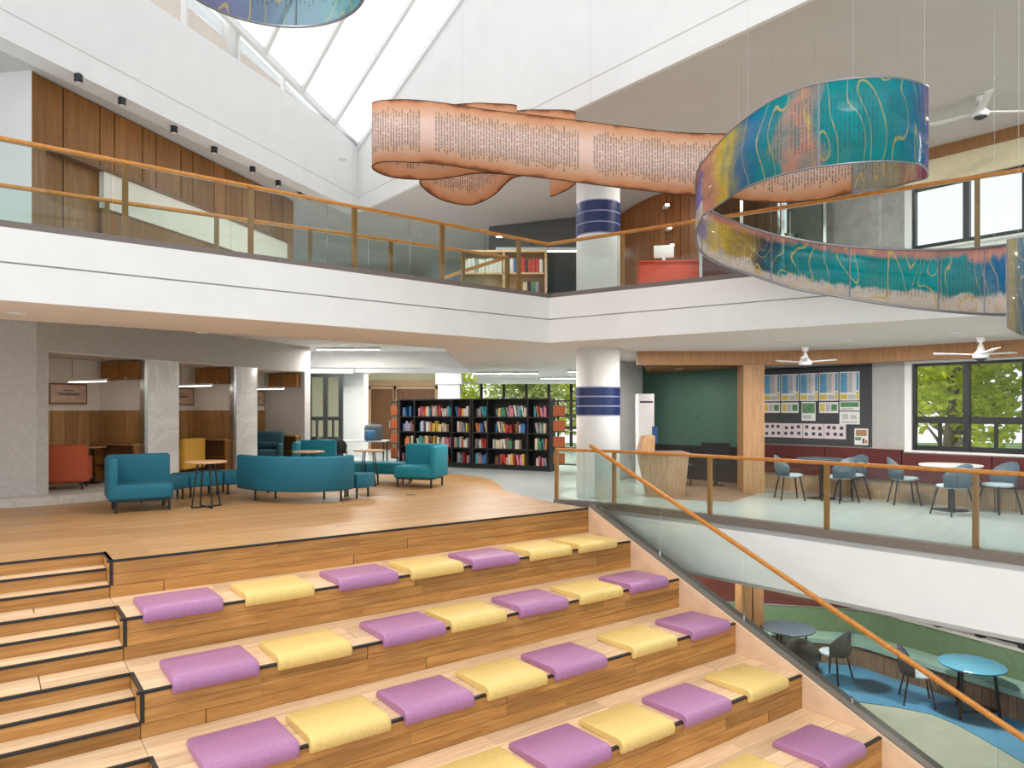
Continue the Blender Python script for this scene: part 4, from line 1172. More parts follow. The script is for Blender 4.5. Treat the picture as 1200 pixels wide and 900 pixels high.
# --- armchairs in the booths
def armchair(label, loc, rz, mat, w_=.8, h_=.82):
    t_ = thing('armchair', label, 'armchair', loc, rz, 'armchairs in the reading booths')
    obj('seat', MB().box(-w_ / 2 + .1, w_ / 2 - .1, -.38, .26, .16, .43), mat, t_, bevel=.05, seg=3)
    obj('backrest', MB().box(-w_ / 2, w_ / 2, .24, .40, .14, h_), mat, t_, bevel=.06, seg=3)
    for s_ in (-1, 1): obj('armrest', MB().box(*sorted((s_ * w_ / 2, s_ * (w_ / 2 - .12))), -.38, .30, .14, .60), mat, t_, bevel=.045, seg=3)
    legs(t_, [(-w_ / 2 + .1, -.3), (w_ / 2 - .1, -.3), (-w_ / 2 + .1, .3), (w_ / 2 - .1, .3)], .16, .02)
    return t_
ca = math.atan2(CD.y, CD.x)
armchair('rust orange armchair in the booth beside the grey pier', tuple(Cp(.92, .5, PL)), math.radians(-156), 'orange_fabric', .84, .84)
armchair('mustard yellow armchair in the booth between the marble piers', tuple(Cp(3.95, .72, PL)), ca - math.pi * .95, 'mustard_fabric', .8, .84)
a3 = armchair('dark teal upholstered armchair in the farthest reading booth', tuple(Cp(6.72, .62, PL)), math.radians(12), 'dark_teal_fabric', .95, .92)
obj('lumbar_fold', MB().box(-.3, .3, .18, .26, .46, .62), 'dark_teal_fabric', a3, bevel=.03)
for i_, (s_, nm) in enumerate(((1.82, 'orange'), (4.42, 'yellow'))):
    st = thing('side_table', 'small wooden side table with black stem by the %s armchair' % nm, 'table', tuple(Cp(s_, .9, PL)), 0, 'booth side tables')
    obj('table_top', MB().box(-.2, .2, -.2, .2, .72, .75), 'table_wood', st, bevel=.01)
    obj('stem', MB().tube([(0, 0, .02), (0, 0, .72)], .025, 8), 'black_metal', st); obj('base', MB().box(-.17, .17, -.17, .17, 0, .02), 'black_metal', st)

# --- shell chairs and tables on the right (middle and lower storeys)
def shell_chair(label, loc, rz, shell, seat_m, group, h=.82):
    t_ = thing('shell_chair', label, 'chair', loc, rz, group)
    obj('seat', MB().lathe([(.17, .42), (.225, .435), (.235, .455), (.215, .475), (.1, .482)], seg=20), seat_m, t_, smooth=True)
    mb = MB(); nseg = 14
    for i in range(nseg + 1):
        a = math.radians(15 + 150 * i / nseg)          # wraps behind (+y)
        top = .52 + (h - .52) * max(0, math.sin((a))) ** .8
        for r_, z_ in ((.235, .44), (.262, .60), (.27, top), (.255, top), (.245, .60), (.222, .455)):
            zz = min(z_, top)
            mb.v.append((r_ * math.cos(a), r_ * math.sin(a) * 1.0, zz))
    for i in range(nseg):
        for k in range(6):
            a = i * 6 + k; b2 = i * 6 + (k + 1) % 6
            mb.f.append((a, b2, b2 + 6, a + 6))
    mb.f.append(tuple(range(5, -1, -1))); mb.f.append(tuple(nseg * 6 + k for k in range(6)))
    obj('backrest', mb, shell, t_, smooth=True)
    legs(t_, [(-.15, -.14), (.15, -.14), (-.15, .14), (.15, .14)], .43, .014, splay=.5)
    return t_
gm = 'shell chairs at the middle storey tables'
def ped_table(label, loc, r, top, h=.75, group=None, tri=False):
    t_ = thing('cafe_table', label, 'table', loc, 0, group)
    obj('table_top', MB().lathe([(r - .015, h - .03), (r, h - .018), (r, h - .006), (r - .008, h)], seg=32), top, t_)
    if tri:
        for k in range(3):
            a = 2 * math.pi * k / 3 - .5
            obj('leg', MB().tube([(math.cos(a) * r * .78, math.sin(a) * r * .78, 0), (math.cos(a) * r * .62, math.sin(a) * r * .62, h - .03)], .022, 8), 'black_metal', t_)
            a2 = a + 2 * math.pi / 3
            obj('stretcher', MB().tube([(math.cos(a) * r * .75, math.sin(a) * r * .75, .11), (math.cos(a2) * r * .75, math.sin(a2) * r * .75, .11)], .014, 6), 'black_metal', t_)
    else:
        obj('stem', MB().tube([(0, 0, .02), (0, 0, h - .03)], .035, 10), 'black_metal', t_)
        obj('base', MB().lathe([(.26, 0), (.26, .004), (.05, .03)], seg=24), 'black_metal', t_)
    return t_
ped_table('round white cafe table by the middle storey windows', (7.2, 11.7, 0), .46, 'white_top', .75, 'middle storey tables')
ped_table('round dark cafe table below the notice board', (5.75, 13.25, 0), .42, 'dark_top', .75, 'middle storey tables')
for nm, loc, rz in (('turned sideways between the white table and the red bench', (6.85, 12.45, 0), math.radians(75)), ('with its back to the balustrade at the white table', (6.9, 11.15, 0), math.radians(192)), ('facing the white table beside the windows', (7.76, 11.36, 0), math.radians(-80)),
    ('right of the dark table against the red bench', (6.26, 13.12, 0), math.radians(-70)), ('with its back to the balustrade at the dark table', (5.85, 12.7, 0), math.radians(200)), ('left of the dark table beside the timber post', (5.1, 13.1, 0), math.radians(85))):
    shell_chair('grey blue shell chair ' + nm, loc, rz, 'grey_shell', 'grey_seat', gm, .82)
gl2 = 'shell chairs on the lower storey'
ped_table('round blue cafe table on three black legs by the lower green bench', (6.78, 10.5, LOW + .012), .44, 'blue_top', .75, 'lower storey tables', True)
ped_table('round dark cafe table beside the wooden post on the lower storey', (4.75, 12.25, LOW + .012), .44, 'dark_top', .75, 'lower storey tables', True)
for nm, loc, rz in (('beside the round blue table', (6.22, 10.95, LOW + .012), math.radians(70)), ('in front of the dark round table', (5.35, 11.85, LOW + .012), math.radians(215)), ('tucked beside the dark round table', (4.7, 11.5, LOW + .012), math.radians(150)), ('in the shade behind the stair balustrade', (3.6, 12.6, LOW + .0), math.radians(60))):
    shell_chair('dark shell chair ' + nm, loc, rz, 'dark_shell', 'grey_seat', gl2, .88)
lp_ = thing('timber_post', 'timber post on the lower storey behind the dark round table', 'post', (4.2, 12.62, LOW + .012))
for x_ in (-.19, .01): obj('board', MB().box(x_, x_ + .18, -.19, .19, 0, -.9 - LOW - .013), 'header_wood', lp_)

# --- red bench under the notice board and the windows
rbn = thing('long_bench', 'long dark red upholstered bench along the middle storey wall', 'bench')
def wseg(name, s0, s1, o0, o1, z0, z1, mat, par):
    return obj(name, MB().prism([(p.x, p.y) for p in (Wp(s0, o0), Wp(s1, o0), Wp(s1, o1), Wp(s0, o1))], z0, z1), mat, par)
sb = -1.75
for k in range(5):
    a = sb + k * 1.45
    wseg('back_cushion', a + .006, a + 1.44, .02, .14, .44, .90 if k < 2 else .84, 'red_upholstery', rbn)
    wseg('seat_cushion', a + .006, a + 1.44, .14, .58, .36, .44, 'red_upholstery', rbn)
for k in range(24):
    wseg('front_board', sb + k * .3 + .004, sb + (k + 1) * .3 - .004, .04, .54, .0, .36, 'desk_wood', rbn)
# --- green curved bench, lower storey
gb = thing('curved_bench_green', 'long curved pale green bench along the lower storey window', 'bench')
gb.name = 'curved_banquette'
bsp = [(2.4, 13.93)] + [(p.x, p.y) for p in spline([(*p, 0) for p in [(4.8, 13.38), (6.3, 13.0), (6.85, 12.25), (7.1, 11.85), (7.72, 10.72), (8.42, 9.48), (9.18, 8.18)]], 4)]
def part_path(a, b2): return bsp[a:b2 + 1]
cuts = [0, 5, 9, 13, 17, 21, 24]
for a, b2 in zip(cuts[:-1], cuts[1:]):
    if b2 >= len(bsp): b2 = len(bsp) - 1
    if b2 - a < 1: continue
    pre_, post_ = (bsp[a - 1] if a else None), (bsp[b2 + 1] if b2 + 1 < len(bsp) else None)
    obj('back_cushion', MB().sweep(part_path(a, b2), [(.01, LOW + .45), (.01, LOW + .85), (.12, LOW + .85), (.14, LOW + .45)], pre_, post_), 'green_upholstery', gb)
    obj('seat_cushion', MB().sweep(part_path(a, b2), [(.14, LOW + .37), (.14, LOW + .45), (.62, LOW + .45), (.62, LOW + .37)], pre_, post_), 'green_seat', gb)
# slatted front, each board its own piece
fp = [Vector(p) for p in bsp]
acc = []
for i in range(len(fp)):
    d0 = (fp[min(i + 1, len(fp) - 1)] - fp[max(i - 1, 0)]).normalized()
    acc.append(fp[i] + Vector((d0.y, -d0.x)) * .56)
ll = [0]
for a, b2 in zip(acc[:-1], acc[1:]): ll.append(ll[-1] + (b2 - a).length)
def acc_at(x):
    for i in range(len(acc) - 1):
        if x <= ll[i + 1]:
            return acc[i].lerp(acc[i + 1], (x - ll[i]) / (ll[i + 1] - ll[i])), (acc[i + 1] - acc[i]).normalized()
    return acc[-1], (acc[-1] - acc[-2]).normalized()
slat_me = MB().box(0, .112, -.015, .015, 0, .36).mesh('slat'); fix_normals(slat_me); slat_me.materials.append(MATS['bench_wood'])
x = 1.5
while x < ll[-1] - .2:
    p, d = acc_at(x)
    o = bpy.data.objects.new('slat', slat_me); COL.objects.link(o); o.parent = gb
    o.location = (p.x, p.y, LOW + .013); o.rotation_euler = (0, 0, math.atan2(d.y, d.x))
    x += .12
so = thing('wall_socket', 'white double socket on the slatted front of the green bench', 'socket', tuple(G(1120, 795, LOW + .22)), math.radians(-62))
so_p = Vector(so.location); 
for k in (0, .13): obj('plate', MB().box(k, k + .1, -.012, .0, 0, .08), 'white_metal', so)

# --- notice board and posters
nb0, nb1 = -1.74, .56
bd = thing('notice_board', 'large charcoal felt notice board on the middle storey wall', 'board')
wseg('felt', nb0, nb1, .0, .03, .93, 2.5, 'board_felt', bd)
wseg('upper_edge', nb0, nb1, .0, .04, 2.5, 2.53, 'black_metal', bd)
def poster(label, s0, s1, z0, z1, kind, name='poster'):
    t_ = thing(name, label, 'poster', tuple(Wp(s0, .032, z0)), math.atan2(WR.y, WR.x), 'posters on the notice board')
    w_, h_ = s1 - s0, z1 - z0
    obj('sheet', MB().box(0, w_, -.006, 0, 0, h_), 'paper_pink' if kind == 'photos' else 'paper', t_)
    def blk(u0, u1, v0, v1, m): obj('print_block', MB().box(u0 * w_, u1 * w_, -.008, -.006, v0 * h_, v1 * h_), m, t_)
    if kind == 'tall':
        blk(.04, .40, .28, .96, 'print_blue'); blk(.42, .66, .28, .96, 'print_grey'); blk(.69, .82, .28, .96, 'paper_pink'); blk(.85, .97, .35, .96, 'print_blue')
        blk(.04, .4, .04, .22, 'print_yellow'); blk(.45, .82, .04, .2, 'print_grey'); blk(.85, .97, .04, .3, 'print_yellow')
    elif kind == 'low':
        blk(.05, .3, .15, .85, 'print_yellow'); blk(.35, .6, .15, .85, 'print_grey'); blk(.65, .95, .2, .8, 'print_green')
    elif kind == 'green':
        blk(.05, .95, .4, .92, 'print_green'); blk(.1, .7, .1, .3, 'print_grey')
    elif kind == 'photos':
        rg = random.Random(int(s0 * 100))
        for i in range(3):
            for j in range(2):
                u = .08 + i * .31 + rg.uniform(0, .06); v = .12 + j * .45 + rg.uniform(0, .1)
                blk(u, u + .16, v, v + .22, 'print_dark')
    elif kind == 'sketch':
        blk(.1, .9, .1, .25, 'print_grey'); blk(.15, .45, .4, .8, 'print_grey'); blk(.55, .85, .4, .75, 'print_grey')
    else:
        blk(.1, .9, .55, .92, 'frame_gold'); blk(.05, .5, .28, .48, 'print_green'); blk(.6, .75, .1, .4, 'print_dark'); blk(.8, .92, .1, .3, 'bright_red')
tw_ = (nb1 - .22 - nb0) / 5
for k in range(5):
    poster('tall timetable poster, %s along from the timber post on the notice board' % ordn[k], nb0 + .02 + k * tw_, nb0 + .01 + (k + 1) * tw_ - .015, 1.83, 2.40, 'tall')
for k in (0, 1, 3):
    poster('low timetable strip below the %s tall poster on the notice board' % ordn[k], nb0 + .02 + k * tw_, nb0 + .01 + (k + 1) * tw_ - .02, 1.58, 1.80, 'low')
poster('green picture notice below the third tall poster', nb0 + .06 + 2 * tw_, nb0 + 3 * tw_ - .06, 1.42, 1.81, 'green')
poster('green strip notice below the fifth tall poster', nb0 + .02 + 4 * tw_, nb0 + 5 * tw_, 1.63, 1.81, 'green')
poster('pale line drawing sheet below the fifth tall poster', nb0 + .02 + 4 * tw_, nb0 + 5 * tw_, 1.36, 1.61, 'sketch')
for k in range(4):
    poster('pink photo sheet, %s along in the lower row of the notice board' % ordn[k], nb0 + .02 + k * .45, nb0 + .02 + k * .45 + .44, 1.06, 1.36, 'photos')
poster('small separate news sheet at the lower corner of the notice board', nb1 - .32, nb1 - .06, .96, 1.28, 'news')

# --- reception desk (faceted timber), water dispenser
rd = thing('reception_desk', 'faceted timber reception desk in front of the green alcove', 'desk', (2.62, 13.55, 0))
def hull(name, pts_b, pts_t, z0, z1, mat):
    n = len(pts_b)
    return obj(name, MB().add([(x, y, z0) for x, y in pts_b] + [(x, y, z1) for x, y in pts_t], [tuple(range(n - 1, -1, -1)), tuple(range(n, 2 * n))] + [(i, (i + 1) % n, n + (i + 1) % n, n + i) for i in range(n)]), mat, rd)
hull('front_facet', [(-.05, -.1), (.28, -.22), (.66, -.04), (.62, .5), (0, .5)], [(-.22, -.16), (.30, -.30), (.72, -.1), (.70, .55), (-.16, .55)], 0, .80, 'desk_wood')
hull('desk_top', [(-.24, -.18), (.30, -.32), (.74, -.12), (.74, .58), (-.18, .58)], [(-.24, -.18), (.30, -.32), (.74, -.12), (.74, .58), (-.18, .58)], .80, .84, 'bench_wood')
hull('raised_counter', [(-.22, -.12), (.05, -.2), (.12, .55), (-.16, .57)], [(-.12, -.10), (.07, -.16), (.2, .6), (-.06, .62)], .84, 1.14, 'portal_wood')
wd_ = thing('water_dispenser', 'white upright water dispenser with a blue panel beside the alcove', 'dispenser', (D(756, 16.0), 16.0, 0))
obj('cabinet_body', MB().box(-.19, .17, -.18, .18, 0, 2.0), 'white_metal', wd_, bevel=.015)
obj('blue_panel', MB().box(.12, .24, -.20, -.18, .90, 1.28), 'dispenser_blue', wd_)
obj('slot', MB().box(-.15, .14, -.186, -.18, 1.80, 1.84), 'black_metal', wd_)
obj('drip_tray', MB().box(-.12, .12, -.26, -.18, .8, .83), 'chrome', wd_)
lt = thing('low_table', 'low dark table inside the green alcove', 'table', (3.55, 15.6, .013), .4)
obj('table_top', MB().box(-.35, .35, -.22, .22, .42, .45), 'dark_top', lt); legs(lt, [(-.3, -.18), (.3, -.18), (-.3, .18), (.3, .18)], .42)
rs = thing('display_screen', 'dark display screen on a thin stand in the alcove', 'screen', (4.4, 15.4, .013), -.5)
obj('panel', MB().box(-.3, .3, -.015, .015, .55, .92), 'black_panel', rs); obj('stand', MB().box(-.03, .03, -.02, .02, 0, .55), 'black_metal', rs); obj('foot', MB().box(-.16, .16, -.1, .1, 0, .015), 'black_metal', rs)

# --- black bookcases and their books
BO = Vector((1.02, 18.9)); BE = Vector((-.886, .463)).normalized(); BN = Vector((-BE.y, BE.x))
if BN.y > 0: BN = -BN
BA = math.atan2(-BE.y, -BE.x)                          # local x runs to the right in the picture
BL = 4.95
def bk_frame(x):                                        # x from the left end
    p = BO + BE * (BL - x)
    return p
def book_rng(): return random.Random(5)
bcols = {'white': (.62, .60, .56), 'cream': (.58, .48, .34), 'red': (.42, .04, .03), 'orange': (.55, .17, .04), 'blue': (.04, .13, .32), 'teal': (.03, .28, .34), 'black': (.03, .03, .035), 'grey': (.25, .25, .26), 'green': (.06, .19, .10), 'yellow': (.60, .42, .06), 'lilac': (.34, .22, .48), 'brown': (.16, .07, .03), 'pink': (.52, .18, .24)}
for k_, c_ in bcols.items(): plain('book_' + k_, c_, .55, var=.06, scale=30)
_bk = {}
def book_mesh(th, h, c):
    key = (round(th, 3), round(h, 2), c)
    if key not in _bk:
        th, h = key[:2]
        mb = MB().box(0, th, 0, .17, 0, h)
        # rounded spine
        mb2 = MB()
        prof = [(0, .17), (0, .004), (th * .2, .002), (th * .5, -.002), (th * .8, .002), (th, .004), (th, .17)]
        mb2.prism(prof, 0, h)
        me = mb2.mesh('book'); fix_normals(me); me.materials.append(MATS['book_' + c]); _bk[key] = me
    return _bk[key]
rowname = ('top', 'second', 'third', 'lowest')
def bookcase(label, x0, x1, uprights, tag_unit, seed, dens):
    p = bk_frame(x0)
    t_ = thing('bookcase', label, 'bookcase', (p.x, p.y, 0), BA, 'black bookcases')
    w_ = x1 - x0; dp = .34; H = 1.92
    obj('side_panel', MB().box(0, .05, 0, dp, 0, H), 'bookcase_black', t_); obj('side_panel', MB().box(w_ - .05, w_, 0, dp, 0, H), 'bookcase_black', t_)
    obj('back_panel', MB().box(.05, w_ - .05, dp - .02, dp, .06, H), 'bookcase_black', t_)
    obj('top_panel', MB().box(-.0, w_, -.01, dp, H, H + .04), 'bookcase_black', t_)
    obj('plinth', MB().box(.02, w_ - .02, .03, dp, 0, .10), 'bookcase_black', t_)
    levels = [.10, .54, .98, 1.42]
    for z in levels: obj('shelf', MB().box(.05, w_ - .05, .01, dp - .02, z, z + .035), 'bookcase_black', t_)
    for u in uprights: obj('upright', MB().box(u - .02, u + .02, .015, dp - .02, .10, H), 'bookcase_black', t_)
    rg = random.Random(seed)
    M = Matrix.Translation((p.x, p.y, 0)) @ Matrix.Rotation(BA, 4, 'Z')
    bays = [.05] + list(uprights) + [w_ - .05]
    for ri, z in enumerate(levels[::-1]):
        for a, b2 in zip(bays[:-1], bays[1:]):
            x = a + .035; stop = b2 - .04
            if b2 - a > .5: stop = a + (b2 - a) * rg.uniform(.72, .98); x += rg.uniform(0, .2)
            run = None; lean = 0
            while x < stop:
                th = rg.choice((.028, .034, .042, .05, .06, .07))
                if x + th > b2 - .03: break
                if rg.random() > dens: x += th * 2.2; continue
                h = rg.uniform(.20, .31)
                if run is None or rg.random() > .28: run = rg.choice(('white', 'white', 'cream', 'cream', 'red', 'red', 'orange', 'blue', 'black', 'grey', 'grey', 'green', 'yellow', 'teal', 'brown', 'pink') + (('lilac',) * 6 if ri == 1 and x < 1.0 and tag_unit == 'left' else ()))
                o = bpy.data.objects.new('book', book_mesh(th, h, run)); COL.objects.link(o)
                ln_ = math.radians(rg.choice((0, 0, 0, 0, 0, 0, -12)))
                if x + th * 1.1 + h * .21 > b2 - .03: ln_ = 0
                o.matrix_world = M @ Matrix.Translation((x + h * math.sin(-ln_), .05 + rg.uniform(0, .03), z + .036)) @ Matrix.Rotation(ln_, 4, 'Y')
                tag(o, '%s book upright on the %s shelf of the %s' % (run, rowname[ri], tag_unit_label[tag_unit]), 'book', 'books in the black bookcases')
                x += th + .004 + (h * math.sin(-ln_) + .004 if ln_ else 0)
    return t_
tag_unit_label = {'left': 'bookcase nearer the doors', 'right': 'bookcase beside the column'}
bookcase('black bookcase nearer the brown doors, full of books', 0, 2.5, (.55, 1.85), 'left', 21, .93)
bookcase('black bookcase beside the round column, full of books', 2.52, 4.95, (.5, 1.75), 'right', 33, .95)
# end rack with orange markers beside each end
for nm, xx, lab in (('l', -.32, 'narrow open rack with orange signs at the door end of the bookcases'), ('r', 5.0, 'narrow open rack with orange signs at the column end of the bookcases')):
    p = bk_frame(xx)
    t_ = thing('end_rack', lab, 'rack', (p.x, p.y, 0), BA)
    wd2 = .3 if nm == 'l' else .8
    obj('top_panel', MB().box(0, wd2, .05, .32, 1.86, 1.9), 'bookcase_black', t_)
    for xq in (.01, wd2 - .05): obj('side_panel', MB().box(xq, xq + .04, .3, .33, 0, 1.86), 'bookcase_black', t_)
    if nm == 'r': obj('side_panel', MB().box(wd2 - .06, wd2, .0, .33, 0, 1.86), 'bookcase_black', t_)
    for z in (.22, .66, 1.08, 1.48):
        obj('sign', MB().box(0.03, wd2 * (.85 if nm == 'l' else .45), .0, .02, z, z + .28), 'signs_orange', t_)
        obj('shelf', MB().box(0.02, wd2 - .02, .02, .3, z - .03, z), 'bookcase_black', t_)

# --- far desk with a backpack and black chairs
fd = thing('study_table', 'long pale study table beside the white pillar', 'table', (-4.75, 20.8, 0))
obj('table_top', MB().box(-.9, 1.15, -.35, .35, .72, .76), 'white_top', fd); legs(fd, [(-.8, -.3), (1.05, -.3), (-.8, .3), (1.05, .3)], .72, .02)
bk = thing('backpack', 'grey and blue backpack on the study table', 'bag', (-4.0, 20.6, .76), .4)
obj('bag_body', MB().box(-.26, .26, -.14, .14, 0, .46), 'backpack_grey', bk, bevel=.09, seg=4)
obj('front_pocket', MB().box(-.3, .02, -.24, -.10, 0, .30), 'backpack_blue', bk, bevel=.05, seg=3)
obj('grab_handle', MB().tube([(-.06, 0, .45), (-.05, 0, .51), (.05, 0, .51), (.06, 0, .45)], .012, 6), 'backpack_grey', bk)
for nm, x, y, rz in (('with its back to the curved sofa', -5.45, 20.1, math.radians(185)), ('at the end of the study table', -4.85, 20.0, math.radians(172))):
    shell_chair('black shell chair at the study table ' + nm, (x, y, 0), rz, 'black_panel', 'black_panel', 'black chairs at the study table', .9)

# --- ceiling fans
def fan(label, loc, rod, span, a0):
    t_ = thing('ceiling_fan', label, 'fan', loc, a0, 'white ceiling fans')
    obj('rod', MB().lathe([(.02, .06), (.02, rod), ], seg=10), 'white_metal', t_)
    obj('canopy', MB().lathe([(.05, rod - .08), (.07, rod)], seg=16), 'white_metal', t_)
    obj('motor', MB().lathe([(.05, -.07), (.11, -.05), (.12, .0), (.06, .06), (.03, .16)], seg=20), 'white_metal', t_, smooth=True)
    obj('hub_cap', MB().lathe([(.04, -.1), (.095, -.07)], seg=20), 'dark_shell', t_)
    for k in range(3):
        a = 2 * math.pi * k / 3
        c, s = math.cos(a), math.sin(a)
        mb = MB(); n = Vector((-s, c, 0)); d = Vector((c, s, 0))
        q = [d * .1 - n * .045, d * .1 + n * .045, d * span + n * .055 + Vector((0, 0, .05)), d * span - n * .055 + Vector((0, 0, .03))]
        mb.add(q + [p + Vector((0, 0, .014)) for p in q], [(3, 2, 1, 0), (4, 5, 6, 7), (0, 1, 5, 4), (1, 2, 6, 5), (2, 3, 7, 6), (3, 0, 4, 7)])
        obj('blade', mb, 'white_metal', t_)
fan('white ceiling fan in front of the notice board', (5.35, 13.0, 2.52), .275, .58, .1)
fan('white ceiling fan in front of the middle storey window', (7.4, 11.25, 2.52), .275, .66, .25)
fan('white ceiling fan below the grey upper ceiling', (7.1, 10.8, 6.15), .245, .72, .1)

# --- black spotlights along the left soffit
for k, (px, py) in enumerate(((92, 93), (143, 120), (204, 153), (251, 177), (296, 200), (326, 216), (352, 231))):
    p = G(px, py - 2, CEIL - .06)
    t_ = thing('spotlight', 'small black ceiling spotlight, %s from the white end wall along the left soffit' % ordn[k], 'lamp', (p.x, p.y, CEIL - .13), .4, 'black spotlights on the left soffit')
    obj('spot_body', MB().lathe([(.045, 0), (.055, .02), (.055, .11), (.03, .13)], seg=12), 'black_metal', t_); obj('spot_lens', MB().lathe([(.035, -.004), (.04, .0)], seg=12), 'white_metal', t_)

# ================================================================== UPPER STOREY FURNISHING
ub = thing('upper_bookcase', 'low light timber bookcase behind the upper balcony corner', 'bookcase', (D(541, 15.6), 15.6, UP))
W_ = D(641, 15.6) - D(541, 15.6)
obj('top_panel', MB().box(0, W_, -.02, .34, 1.5, 1.54), 'shelf_wood', ub)
for z in (.5, 1.02): obj('shelf', MB().box(.03, W_ - .03, 0, .32, z, z + .035), 'shelf_wood', ub)
for x_ in (0, W_ * .48, W_ - .05): obj('side_panel', MB().box(x_, x_ + .05, 0, .33, 0, 1.5), 'shelf_wood', ub)
obj('back_panel', MB().box(.04, W_ - .04, .31, .33, 0, 1.5), 'shelf_wood', ub)
rg = random.Random(3)
for z, lo, hi, cs, nm in ((1.06, .06, W_ * .46, ('white', 'white', 'grey', 'white'), 'upper'), (1.06, W_ * .53, W_ - .1, ('cream', 'grey', 'black', 'red', 'white', 'blue', 'blue'), 'upper'), (.54, W_ * .72, W_ - .12, ('black', 'green', 'red', 'cream', 'grey'), 'lower')):
    x = lo
    while x < hi:
        th = rg.choice((.06, .075, .09)); c = rg.choice(cs); h = rg.uniform(.26, .34)
        if x + th > hi + .02: break
        o = bpy.data.objects.new('book', book_mesh(th, h, c)); COL.objects.link(o)
        o.location = (D(541, 15.6) + x, 15.6 + .06, UP + z + .001)
        tag(o, '%s binder on the %s shelf of the light timber bookcase' % (c, nm), 'book', 'binders in the light timber bookcase'); x += th + .006
cb_ = thing('storage_box', 'row of cyan storage boxes on the lower shelf of the timber bookcase', 'box', (D(541, 15.6) + .06, 15.62, UP + .537))
cb_['label'] = 'cyan storage box on the lower shelf of the light timber bookcase'
obj('box_body', MB().box(0, .4, 0, .24, 0, .2), 'cyan_box', cb_, bevel=.01); obj('lid', MB().box(-.01, .41, -.01, .25, .2, .23), 'cyan_box', cb_)
# curved timber wall and red counter on the right
cwp = [(p.x, p.y) for p in spline([(2.55, 17.8, 0), (2.95, 16.3, 0), (3.5, 15.5, 0), (4.6, 15.2, 0), (5.8, 15.6, 0)], 6)]
cw = struct('wall_curved', MB().sweep(cwp, [(-.03, UP), (-.03, CEIL), (-.2, CEIL), (-.2, UP)]), 'orange_wood', label='curved brown timber wall of the upper storey')
for a, b2 in zip(cwp[:-1], cwp[1:]):
    a, b2 = Vector(a), Vector(b2); d = (b2 - a)
    o = obj('panel', MB().box(0.004, d.length - .004, -.028, .0, 0, CEIL - UP - .02), 'orange_wood', cw)
    n = Vector((d.y, -d.x)).normalized()
    q = a + n * .0; o.location = (q.x, q.y, UP + .01); o.rotation_euler = (0, 0, math.atan2(d.y, d.x))
for k, (px, py) in enumerate(((786, 235), (789, 262), (792, 283), (802, 303))):
    q = Vector((D(px, 14.95), 14.95))
    t_ = thing('wall_light', 'small white square light, %s from the top on the curved timber wall' % ordn[k], 'lamp', (q.x, q.y + .36, EYE + (HOR - py) / F * 14.95), 0, 'square lights on the curved wall')
    obj('light_body', MB().box(-.045, .045, -.03, .2, -.03, .03), 'white_metal', t_); obj('diffuser', MB().box(-.038, .038, -.034, -.03, -.025, .025), 'lamp_white', t_)
rc = thing('red_counter', 'bright red curved counter in front of the curved timber wall', 'counter', (0, 0, UP + .002))
rcp = [(p.x, p.y) for p in spline([(2.55, 14.3, 0), (3.1, 14.25, 0), (3.7, 14.2, 0), (4.4, 14.3, 0)], 5)]
obj('counter_front', MB().sweep(rcp, [(0, 0), (0, 1.0), (-.5, 1.0), (-.5, 0)]), 'bright_red', rc)
obj('counter_top', MB().sweep(rcp, [(.03, 1.0), (.03, 1.03), (-.53, 1.03), (-.53, 1.0)]), 'bright_red', rc)
mo = thing('desk_monitor', 'white desk monitor standing on the bright red counter', 'monitor', (D(783, 14.0) , 14.4, UP + 1.03), -.2)
obj('screen_back', MB().box(-.2, .2, -.02, .02, .08, .34), 'white_top', mo, bevel=.01); obj('stand', MB().box(-.03, .03, -.02, .02, 0, .09), 'white_metal', mo); obj('foot', MB().box(-.1, .1, -.08, .08, 0, .004), 'white_metal', mo)
# glazed partition behind the ring, with a cabinet behind
gpn = thing('glass_partition', 'dim glass partition with pale frames beside the grey upper wall', 'partition')
pa, pb = Vector((3.7, 14.0)), Vector((6.0, 13.7))
for k in range(4):
    q = pa.lerp(pb, k / 3)
    obj('frame_post', MB().box(-.03, .03, -.03, .03, 0, 2.6), 'chrome', gpn, loc=(q.x, q.y, UP))
    if k < 3:
        q2 = pa.lerp(pb, (k + 1) / 3); d = (q2 - q)
        o = obj('pane', MB().box(.03, d.length - .03, -.006, .006, .05, 2.55), 'partition_glass', gpn, loc=(q.x, q.y, UP)); o.rotation_euler = (0, 0, math.atan2(d.y, d.x))
obj('head_rail', MB().bar((*pa, UP + 2.6), (*pb, UP + 2.6), .06, .08), 'chrome', gpn)
dc = thing('display_cabinet', 'pale display cabinet of coloured folders behind the glass partition', 'cabinet', (4.55, 14.75, UP))
obj('cabinet_body', MB().box(0, 1.5, .2, .3, 0, 1.75), 'grey_wall', dc)
for z in (.6, 1.0, 1.4): obj('shelf', MB().box(0, 1.5, 0, .2, z, z + .03), 'shelf_wood', dc)
rg = random.Random(9)
for z, nm in ((.632, 'lowest'), (1.032, 'middle'), (1.432, 'top')):
    x = .03
    while x < 1.4:
        th = rg.choice((.07, .09)); c = rg.choice(('blue', 'teal', 'yellow', 'green', 'grey', 'white'))
        o = bpy.data.objects.new('folder', book_mesh(th, .28, c)); COL.objects.link(o); o.location = (4.55 + x, 14.77, UP + z + .001)
        tag(o, '%s folder on the %s shelf of the display cabinet' % (c, nm), 'folder', 'folders in the display cabinet'); x += th + rg.choice((.005, .1))
